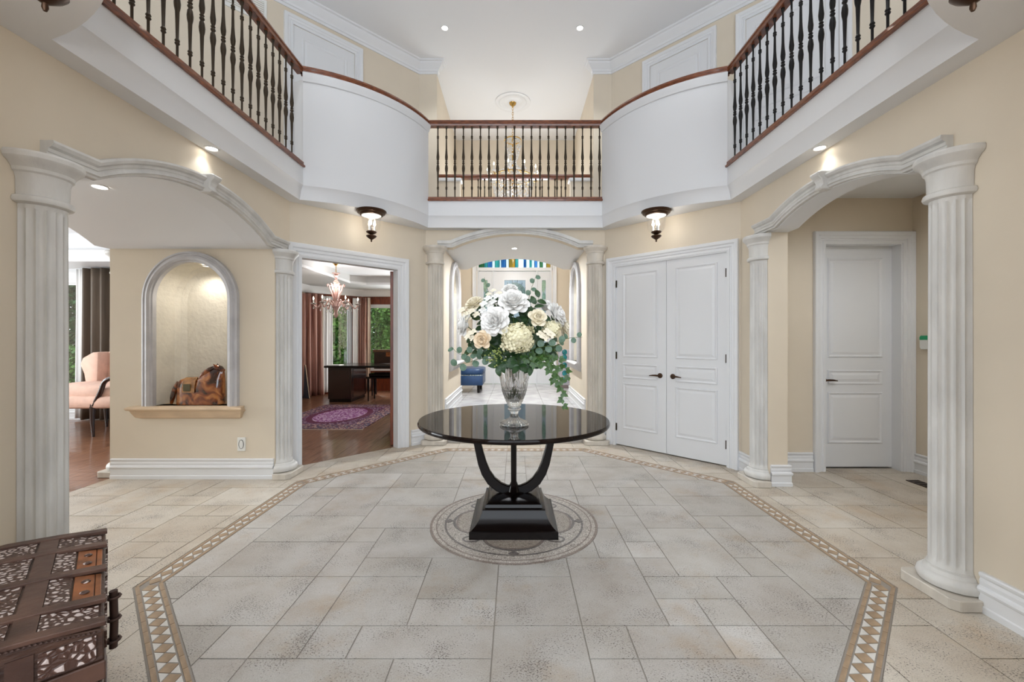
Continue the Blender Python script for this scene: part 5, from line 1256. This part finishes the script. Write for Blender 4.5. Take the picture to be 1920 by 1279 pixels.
box('border', -3.86, -2.26, 6.30, 8.62, .001, .010, 'rug1', t); box('field', -3.60, -2.52, 6.62, 8.30, .010, .0115, 'rug2', t)
mesh('medallion', *prism_v([(-3.06+.50*math.cos(a*PI/20), 7.46+.78*math.sin(a*PI/20)) for a in range(40)], .0115, .0128), 'rug4', t)
mesh('medallion_centre', *prism_v([(-3.06+.40*math.cos(a*PI/20), 7.46+.68*math.sin(a*PI/20)) for a in range(40)], .0128, .014), 'rug3', t)
mb = MB()
for i in range(64): x = -3.855+1.59*i/63; mb.box(x, x+.012, 6.25, 6.302, .002, .006)
o = mb.out('fringe', 'creamDrape', t); o['kind'] = 'stuff'
# study chandelier (blown glass arms)
SC = Vector((-3.36, 7.95, 0)); M['pinkglass'] = mat('pink_blown_glass', (246, 206, 196), .05, trans=.55, ior=1.4); M['clearwhite'] = mat('milk_glass', (250, 240, 230), .05, trans=.5, ior=1.4)
t = thing('glass_chandelier', 'pink blown glass chandelier in the study', 'chandelier', (SC.x, SC.y, ST))
lathe('canopy', [(0, 0), (.055, 0), (.05, -.03), (.012, -.07), (0, -.07)], (SC.x, SC.y, ST), 'brass', t, 20)
tube('rod', [(SC.x, SC.y, ST-.06), (SC.x, SC.y, ST-.19)], .008, 'brass', t, 8)
lathe('glass_column', [(0, -.18), (.07, -.20), (.075, -.21), (.03, -.22), (.045, -.25), (.015, -.29), (.03, -.31), (.02, -.33), (.05, -.37), (.045, -.42), (.02, -.46), (.03, -.56), (.035, -.66), (.025, -.72), (.06, -.78), (.075, -.83), (.05, -.88), (.03, -.93), (.045, -.99), (0, -1.06)], (SC.x, SC.y, ST), 'pinkglass', t, 20)
for i in range(6):
    a = 2*PI*i/6+.3; ca, sa = math.cos(a), math.sin(a); pt = lambda r, z: (SC.x+r*ca, SC.y+r*sa, ST+z)
    tube('arm', [pt(.05, -.83), pt(.12, -.74), pt(.20, -.72), pt(.27, -.80), pt(.33, -.86), pt(.385, -.80)], .013, 'pinkglass', t, 8)
    lathe('cup', [(0, -.80), (.03, -.795), (.055, -.775), (.05, -.77), (0, -.775)], pt(.385, 0), 'clearwhite', t, 14)
    lathe('candle', [(0, -.775), (.012, -.775), (.012, -.715), (0, -.715)], pt(.385, 0), 'plastic', t, 8)
    lathe('bulb', [(0, -.715), (.011, -.70), (.013, -.685), (.004, -.655), (0, -.65)], pt(.385, 0), 'bulb', t, 8)
    tube('scroll', [pt(.03, -.72), pt(.06, -.62), pt(.10, -.52), pt(.12, -.44), pt(.145, -.42), pt(.15, -.46)], [.016, .014, .012, .011, .018, .008], 'pinkglass', t, 8)
    for r_, z_ in ((.385, -.83), (.27, -.86), (.16, -.90)): lathe('drop', [(0, z_+.03), (.008, z_), (.016, z_-.03), (.006, z_-.055), (0, z_-.06)], pt(r_, 0), 'crystal', t, 8)
own(lamp('glass_chandelier_lamp', 'POINT', (SC.x, SC.y, ST-.45), 22, (1, .96, .92), shadow_soft_size=.15), t)

# ------------------------------------------------------------------ sitting room beyond the alcove
ff_ = struct(box('floor_sitting_room', -9.2, -3.9, 1.5, 7.2, -.06, -.004, 'darkwood'), 'glossy plank floor of the sitting room', 'floor')
rng = random.Random(3); y = 3.0
while y < 7.1:
    x = -7.9-rng.uniform(0, .6)
    while x < -3.9:
        ln = rng.choice((.8, 1.1, 1.4)); x1_ = min(x+ln, -3.9)
        if x1_ > -7.9: mesh('plank', *prism_v([(x+.001, y+.001), (x1_-.001, y+.001), (x1_-.001, y+.126), (x+.001, y+.126)], -.012, rng.uniform(-.0006, .0003)), 'oak', ff_)
        x += ln
    y += .1275
struct(box('ceiling_sitting_room', -9.2, -3.92, 1.5, 7.2, 2.95, 3.0, 'ceil'), 'white sitting room ceiling', 'ceiling')
struct(box('wall_sitting_room_right', -5.062, -5.0, 5.30, 7.2, 0, 2.95, 'silverwall'), 'sitting room wall behind the taupe drape', 'wall')
struct(box('wall_sitting_room_back', -4.16, -3.9, 4.385, 4.405, 0, 2.95, 'beige'), 'sitting room wall behind the alcove', 'wall')
struct(box('wall_sitting_room_left', -9.2, -9.1, 1.5, 7.2, 0, 2.95, 'beige'), 'far left sitting room wall', 'wall')
struct(box('wall_sitting_room_near', -9.2, -3.9, 1.5, 1.6, 0, 2.95, 'beige'), 'sitting room wall nearest the camera', 'wall')
FS = WP((0, 7.1, 0), (1, 0, 0), (0, -1, 0))
window(4, FS, -8.6, -6.95, .50, 2.34, 'tall sitting room window beside the wing chair', -9.1, -5.1, 2.95, 'white')
sb = struct(box('ceiling_sitting_beam', -9.1, -5.1, 6.45, 7.1, 2.52, 2.95, 'white'), 'white bulkhead above the sitting room window', 'ceiling')
sweep('cornice', [(-5.1, 6.45), (-9.1, 6.45)], [(0, 2.52), (.02, 2.52), (.05, 2.62), (.09, 2.68), (0, 2.68)], 'white', sb)
baseboard('baseboard_sitting_room', [(-9.0, 7.1), (-5.2, 7.1)], 'tall white baseboard under the sitting room window', -1, 0, 1.05)
drape('white sheer at the sitting room window', FS, -7.28, -6.98, .03, 2.50, 'sheer', 5, .02, 0, .08, 'sheer_curtain', 'sheers')
drape('taupe drape behind the wing chair', FS, -7.08, -6.15, .03, 2.50, 'taupeDrape', 6, .05, 0, .17)
# wing chaise
def cushion(name, c, s, mt, par, F, p=4):
    v = []; f = []; n, m = 20, 12
    for j in range(m+1):
        ph = -PI/2+PI*j/m
        for i in range(n):
            th = 2*PI*i/n; e = 2/p; g_ = lambda w_: math.copysign(abs(w_)**e, w_)
            v.append(F(c[0]+s[0]*g_(math.cos(ph))*g_(math.cos(th)), c[1]+s[1]*g_(math.cos(ph))*g_(math.sin(th)), c[2]+s[2]*g_(math.sin(ph))))
    for j in range(m):
        for i in range(n): k = (i+1) % n; f.append((j*n+i, j*n+k, (j+1)*n+k, (j+1)*n+i))
    return mesh(name, v, f, mt, par, True)
t = thing('wing_chaise', 'pink upholstered wing chaise with dark curved arms in the sitting room', 'chair', (-6.3, 6.2, 0))
G = lambda x, y, z: (-6.35+x, 6.25+y, z)
cushion('seat', (.02, -.10, .47), (.98, .36, .10), 'pink', t, G, 5)
cushion('seat_cushion', (.35, -.08, .60), (.62, .34, .12), 'pink', t, G, 3.5)
mesh('backrest', *prism_v([(.0, .50), (1.02, .50), (1.04, 1.14), (.65, 1.18), (.15, 1.17), (.02, 1.12)], -.36, -.26, lambda x, z, h: G(x, -h, z)), 'pink', t, 40, bevel=.03, segs=2)
mesh('wing', *prism_v([(-.02, .50), (.10, .50), (.12, 1.15), (.02, 1.14), (-.12, 1.06), (-.16, .96), (-.10, .82), (-.08, .70)], -.34, -.10, lambda x, z, h: G(x-.02, -h, z)), 'pink', t, 40, bevel=.03, segs=2)
tube('arm', [G(1.05, -.40, .82), G(.85, -.42, .81), G(.72, -.43, .76), G(.66, -.43, .62), G(.56, -.43, .42)], [.022, .026, .030, .030, .024], 'darkwood', t, 10)
for (x, y) in ((.14, -.42), (.08, .25), (-.85, -.30), (-.85, .2), (.55, .28), (.54, -.42)): tube('leg', [G(x, y, .45), G(x+.005, y-.01, .22), G(x+.03, y-.02, 0)], [.034, .026, .015], 'darkwood', t, 8)
t = thing('side_table', 'dark small table behind the wing chaise', 'table', (-7.4, 6.5, 0))
lathe('top', [(0, .62), (.28, .62), (.29, .635), (.28, .65), (0, .65)], (-7.45, 6.55, 0), 'black', t, 28); tube('post', [(-7.45, 6.55, .03), (-7.45, 6.55, .62)], .03, 'black', t); lathe('foot', [(0, 0), (.2, 0), (.18, .03), (0, .04)], (-7.45, 6.55, 0), 'black', t, 24)

# ------------------------------------------------------------------ entry: front door, ottoman, pedestal
fe = thing('door_7', 'white front door with sidelights and stained glass transom', 'door', (0, 9.23, .36)); fe['kind'] = 'structure'
CXE = -.01
casing(FE, -.84, .81, 3.13, fe, .09, .36)
def glassmat(name, a, b, sc, st):
    m = mat(name, a, .1, rgb2=b, scale=sc, stretch=st); nt = m.node_tree; N = nt.nodes; L = nt.links; bs = N['Principled BSDF']; src = bs.inputs['Base Color'].links[0].from_socket
    tr = N.new('ShaderNodeBsdfTransparent'); tl = N.new('ShaderNodeBsdfTranslucent'); L.new(src, tr.inputs[0]); L.new(src, tl.inputs[0]); mx = N.new('ShaderNodeMixShader'); mx.inputs[0].default_value = .55
    m2 = N.new('ShaderNodeMixShader'); m2.inputs[0].default_value = .06; L.new(tr.outputs[0], mx.inputs[1]); L.new(tl.outputs[0], mx.inputs[2]); L.new(mx.outputs[0], m2.inputs[1]); L.new(bs.outputs[0], m2.inputs[2]); L.new(m2.outputs[0], N['Material Output'].inputs[0]); return m
M['sg_teal'] = glassmat('teal_stained_glass', (120, 190, 186), (86, 150, 160), 6, (3, 1, .4)); M['sg_blue'] = glassmat('blue_stained_glass', (120, 165, 205), (80, 128, 170), 6, (3, 1, .4))
M['sg_clear'] = glassmat('frosted_clear_glass', (226, 240, 248), (206, 224, 236), 6, (3, 1, .4)); M['sg_gold'] = glassmat('amber_stained_glass', (206, 180, 110), (160, 150, 100), 6, (3, 1, .4)); M['sg_green'] = glassmat('green_stained_glass', (120, 160, 130), (80, 124, 96), 9, (3, 1, .8))
M['lg1'] = mat('pale_green_leaf_glass', (158, 186, 164), .15, var=.2, scale=20); M['lg2'] = mat('sea_green_leaf_glass', (132, 172, 160), .15, var=.2, scale=20)
FBx = lambda s0, s1, z0, z1, h0, h1, nm, mt, par=fe, bv=.0: mesh(nm, *prism_v([(s0, z0), (s1, z0), (s1, z1), (s0, z1)], h0, h1, FE), mt, par, bevel=bv)
FBx(-.84, .81, 2.83, 2.90, -.10, .0, 'transom_bar', 'white'); FBx(-.83, -.80, .36, 3.12, -.10, -.01, 'frame_post', 'white'); FBx(.77, .80, .36, 3.12, -.10, -.01, 'frame_post', 'white')
for s in (-.485, .470): FBx(s-.012, s+.012, .36, 2.83, -.10, -.012, 'frame_post', 'white')
pal = ['sg_green', 'sg_teal', 'sg_blue', 'sg_clear', 'sg_teal', 'sg_clear', 'sg_blue', 'sg_clear', 'sg_gold', 'sg_teal', 'sg_clear', 'sg_blue', 'sg_clear', 'sg_teal', 'sg_clear', 'sg_blue', 'sg_clear', 'sg_green', 'sg_clear', 'sg_gold']
wds = [1.6, 1, 1.3, .8, 1.3, .5, 1.4, .8, 1.8, .9, 1.6, .7, 1, .6, .8, .8, .7, .9, 1, 1.2]; tw = sum(wds); s = -.80
for p_, w_ in zip(pal, wds):
    e_ = s+1.57*w_/tw; FBx(s+.002, e_-.002, 2.90, 3.12, -.06, -.05, 'transom_pane', p_); FBx(e_-.003, e_+.003, 2.90, 3.12, -.065, -.045, 'leading', 'iron'); s = e_
dl = FBx(-.470, .455, .365, 2.822, -.075, -.035, 'door_leaf', 'door', bv=.003)
def glazed(s0, s1, z0, z1, h, par):
    sweep('glass_frame', [(s0, z0), (s0, z1), (s1, z1), (s1, z0)], [(0, h), (0, h+.016), (-.03, h+.012), (-.035, h)][::1], 'white', par, FE, closed=True)
    FBx(s0, s1, z0, z1, h-.001, h+.003, 'glass_pane', 'sg_clear', par)
glazed(-.27, .255, 1.15, 2.66, -.035, dl)
mesh('wreath_glass', *prism_v([(-.0075+.235*math.cos(a*PI/14), 2.34+.235*math.sin(a*PI/14)) for a in range(28)], -.032, -.026, FE), mat('dark_teal_glass', (84, 124, 122), .3, var=.35, scale=26), dl)
for a in range(8):
    aa = PI*a/7; p0 = FE(-.0075+.24*math.cos(aa), 2.34+.24*math.sin(aa), -.03); p1 = FE(-.0075+.36*math.cos(aa)*.72, 2.34+.30*math.sin(aa), -.03); tube('leading', [p0, p1], .004, 'iron', dl, 5)
sweep('panel_moulding', [(-.27, .55), (-.27, 1.0), (.255, 1.0), (.255, .55)], [(0, -.036), (0, -.026), (-.02, -.024), (-.03, -.036)], 'door', dl, FE, closed=True)
lever(FE, -.40, 1.35, -.035, 1, dl)
for (s0, s1) in ((-.80, -.497), (.482, .77)):
    sl = FBx(s0, s1, .365, 2.822, -.075, -.035, 'sidelight', 'door', bv=.003); m_ = (s0+s1)/2
    glazed(m_-.075, m_+.075, .98, 2.66, -.035, sl)
    for (z0, z1, wd, mt) in ((2.35, 2.64, .06, 'lg1'), (1.95, 2.36, .055, 'lg2'), (1.5, 1.9, .06, 'lg1')):
        mesh('leaf_glass', *prism_v([(m_+wd*math.sin(a*PI/8)*math.sin(a*PI/16), (z0+z1)/2-(z1-z0)/2*math.cos(a*PI/8)) for a in range(9)]+[(m_-wd*math.sin(a*PI/8)*.8, (z0+z1)/2+(z1-z0)/2*math.cos(a*PI/8)) for a in range(1, 8)], -.033, -.028, FE), mt, sl)
w8 = thing('window_8', 'added window above the front door, unseen behind the bridge', 'window', (0, 9.23, 3.2)); w8['kind'] = 'structure'  # window added to go with the entry fill lamp
sweep('frame', [(-.82, 3.20), (.79, 3.20), (.79, 4.17), (-.82, 4.17)], [(0, -.10), (0, .0), (.06, .0), (.06, -.10)], 'white', w8, FE, closed=True)
mesh('pane', *prism_v([(-.82, 3.20), (.79, 3.20), (.79, 4.17), (-.82, 4.17)], -.06, -.055, FE), 'glass', w8)
FBx(-.84, .81, 3.12, 3.20, -.10, .01, 'head_bar', 'white')
t = thing('ottoman', 'blue leather ottoman with nailheads beyond the passage', 'ottoman', (-.92, 8.0, .36))
box('body', -1.24, -.585, 7.66, 8.36, .50, .70, 'blue', t, bevel=.02, segs=2, smooth=40); cushion('lid', (-.9125, 8.01, .75), (.345, .37, .065), 'blue', t, HZ, 6)
for (x, y) in ((-1.16, 7.74), (-.67, 7.74), (-1.16, 8.28), (-.67, 8.28)): tube('leg', [(x, y, .51), (x, y, .36)], [.03, .022], 'black', t, 8)
nb_ = mk('nailhead', *lathe_v([(0, 0), (.011, 0), (.008, .006), (0, .008)], (0, 0, 0), 8), smooth=True); nb_.materials.append(mat('silver_nail', (220, 220, 216), .3, metal=.7))
for i in range(22):
    o = obj('nailhead', nb_, None, t); o.location = (-1.215+.61*i/21, 7.659, .685); o.rotation_euler = (PI/2, 0, 0)
t = thing('mosaic_pedestal', 'slim pale pedestal with teal glass ovals in the entry', 'pedestal', (.98, 8.55, .36))
box('body', .875, 1.095, 8.45, 8.67, .42, 1.13, 'lilac', t, bevel=.006); box('base', .86, 1.11, 8.43, 8.69, .36, .42, mat('taupe_base', (112, 100, 98), .5), t, bevel=.006)
for z in (.52, .66, .82, .98, 1.08):
    v, f = lathe_v([(0, 0), (.05, 0), (.042, .006), (0, .009)], (0, 0, 0), 16); mesh('glass_oval', [(.985+x, 8.449-zz, z+y*1.15) for x, y, zz in v], f, 'teal', t, True)

# ------------------------------------------------------------------ crystal chandelier of the two-storey entry
KX, KY = -.045, 7.74
o = lathe('ceiling_medallion', [(0, 0), (.32, 0), (.32, -.012), (.29, -.02), (.26, -.012), (.24, -.022), (.20, -.012), (.15, -.018), (.11, -.03), (.06, -.02), (0, -.02)], (KX, KY, CEIL), 'white', None, 48)
setp(o, 'round white plaster ceiling medallion above the crystal chandelier', 'medallion')
t = thing('crystal_chandelier', 'tall crystal chandelier with candle arms in the two-storey entry', 'chandelier', (KX, KY, CEIL))
lathe('canopy', [(0, -.02), (.065, -.02), (.055, -.05), (.02, -.075), (.012, -.10), (0, -.10)], (KX, KY, CEIL), 'brass', t, 20)
for i in range(14):
    z = CEIL-.10-.045*i; r = .014; a = PI/2*(i % 2)
    tube('chain_link', [(KX+r*math.cos(2*PI*k/10)*math.cos(a), KY+r*math.cos(2*PI*k/10)*math.sin(a), z-.025+.028*math.sin(2*PI*k/10)) for k in range(10)], .004, 'brass', t, 5, True)
tube('centre_rod', [(KX, KY, 5.0), (KX, KY, 2.95)], .014, 'brass', t, 8)
M['bead'] = mat('crystal_bead', (252, 252, 252), .04, trans=.35, ior=1.5, spec=.8)
def beads(name, fn, n, r, seed):
    rg = random.Random(seed); mb = MB()
    for i in range(n):
        p = fn(i/n, rg); s_ = r*rg.uniform(.7, 1.2); v = [(p[0]+s_*a, p[1]+s_*b, p[2]+s_*1.3*c_) for a, b, c_ in ((1, 0, 0), (-1, 0, 0), (0, 1, 0), (0, -1, 0), (0, 0, 1), (0, 0, -1))]
        mb.add(v, [(0, 2, 4), (2, 1, 4), (1, 3, 4), (3, 0, 4), (2, 0, 5), (1, 2, 5), (3, 1, 5), (0, 3, 5)])
    me = mk(name, mb.v, mb.f, fix=False); o = obj(name, me, 'bead', t); o['kind'] = 'stuff'
def surf(prof):
    def g_(u, rg):
        k = rg.random()*(len(prof)-1); i = int(k); w_ = k-i; r = prof[i][0]*(1-w_)+prof[min(i+1, len(prof)-1)][0]*w_; z = prof[i][1]*(1-w_)+prof[min(i+1, len(prof)-1)][1]*w_; a = rg.uniform(0, 2*PI)
        return (KX+r*math.cos(a), KY+r*math.sin(a), z)
    return g_
beads('crown_beads', surf([(.05, 5.02), (.14, 4.97), (.15, 4.85), (.11, 4.72), (.08, 4.62)]), 240, .013, 1)
beads('tent_beads', surf([(.05, 4.62), (.08, 4.50), (.18, 4.40), (.32, 4.33), (.36, 4.28)]), 420, .013, 2)
beads('basket_beads', surf([(.36, 4.28), (.37, 4.16), (.33, 4.0), (.26, 3.82), (.17, 3.68), (.08, 3.58)]), 1000, .015, 3)
beads('lower_tier_beads', surf([(.10, 3.5), (.26, 3.42), (.25, 3.25), (.16, 3.05), (.06, 2.92)]), 600, .015, 4)
lathe('drop_finial', [(0, 2.92), (.03, 2.90), (.045, 2.86), (.03, 2.80), (.012, 2.76), (0, 2.72)], (KX, KY, 0), mat('amber_crystal', (214, 186, 110), .1, trans=.3), t, 12)
for r_, z_ in ((.36, 4.29), (.15, 4.97), (.26, 3.43)):
    tube('band_ring', [(KX+r_*math.cos(2*PI*k/32), KY+r_*math.sin(2*PI*k/32), z_) for k in range(32)], .010, 'brass', t, 6, True)
for i in range(10):
    a = 2*PI*i/10+.15; pt = lambda r, z: (KX+r*math.cos(a), KY+r*math.sin(a), z); rr = .46; zb = 4.28
    tube('arm', [pt(.30, 4.29), pt(.38, 4.24), pt(.44, 4.24), pt(rr, zb)], .008, 'brass', t, 6)
    lathe('drip_cup', [(0, 0), (.02, .004), (.042, .018), (.038, .022), (0, .012)], pt(rr, zb), 'bead', t, 12)
    lathe('candle', [(0, .012), (.012, .012), (.012, .10), (0, .10)], pt(rr, zb), 'plastic', t, 8)
    lathe('bulb', [(0, .10), (.010, .112), (.013, .128), (.004, .16), (0, .166)], pt(rr, zb), 'bulb', t, 8)
own(lamp('chandelier_lamp', 'POINT', (KX, KY, 4.55), 5, (1, .97, .94), shadow_soft_size=.3), t)
own(lamp('entry_fill_lamp', 'POINT', (KX, KY+.35, 2.75), 20, (1, .98, .96), shadow_soft_size=.15), t)  # fill lamp added below the chandelier bulbs to brighten entry floor and walls
own(lamp('chandelier_lamp_low', 'POINT', (KX, KY-.55, 3.6), 14, (1, .97, .94), shadow_soft_size=.25), t)

# ------------------------------------------------------------------ garden beyond the windows
struct(box('floor_garden', -40, 30, 11.3, 60, -.4, -.25, 'lawn'), 'lawn outside the windows', 'ground')
struct(box('floor_side_garden', -40, -9.3, -10, 11.3, -.4, -.25, 'lawn'), 'lawn outside the sitting room', 'ground')
struct(box('floor_window_bed', -9.3, -5.2, 7.3, 11.3, -.4, -.25, 'lawn'), 'planting bed outside the sitting room window', 'ground')
def shrub(label, c, r, h, mt, n, seed, ls=.10):
    rg = random.Random(seed); t = thing('garden_tree', label, 'tree', (c[0], c[1], -.25), 'trees outside the windows')
    tube('trunk', [(c[0], c[1], -.25), (c[0]+.05, c[1], h*.6)], [.09, .03], 'bark', t, 8); mb = MB()
    for i in range(n):
        a = rg.uniform(0, 2*PI); z = rg.random(); rr = r*(1-.45*z)*math.sqrt(rg.uniform(.25, 1))*(.85+.15*math.sin(5*a+9*z)); p = Vector((c[0]+rr*math.cos(a), c[1]+rr*math.sin(a), -.2+h*z))
        d = Vector((rg.gauss(0, 1), rg.gauss(0, 1), rg.gauss(0, .7))).normalized(); s_ = d.orthogonal().normalized(); s_.rotate(Matrix.Rotation(rg.uniform(0, 6), 3, d)); l_ = ls*rg.uniform(.6, 1.5); w_ = l_*.4
        mb.add([p, p+d*l_*.5+s_*w_, p+d*l_, p+d*l_*.5-s_*w_], [(0, 1, 2, 3)])
    me = mk('foliage', mb.v, mb.f, fix=False); o = obj('foliage', me, mt, t); o['kind'] = 'stuff'
shrub('bright green tree outside the study desk window', (-3.7, 13.6), 1.25, 4.6, 'fol', 30000, 1, .075)
shrub('green shrub outside the angled study window', (-6.25, 13.6), 1.25, 4.2, 'fol', 30000, 2, .075)
shrub('dark tree behind the study shrubs', (-5.6, 17.2), 2.2, 6.5, 'foldark', 26000, 3, .13)
shrub('dark tree right of the study shrubs', (-1.3, 17.2), 2.0, 6.5, 'foldark', 22000, 4, .13)
shrub('low bright shrub outside the sitting room window', (-9.0, 9.0), 1.0, 1.35, 'fol', 20000, 5, .07)
shrub('tall dark tree outside the sitting room window', (-11.6, 12.0), 1.8, 6.0, 'foldark', 30000, 6, .11)
shrub('second dark tree outside the sitting room window', (-8.3, 11.8), 1.4, 5.5, 'foldark', 24000, 7, .11)
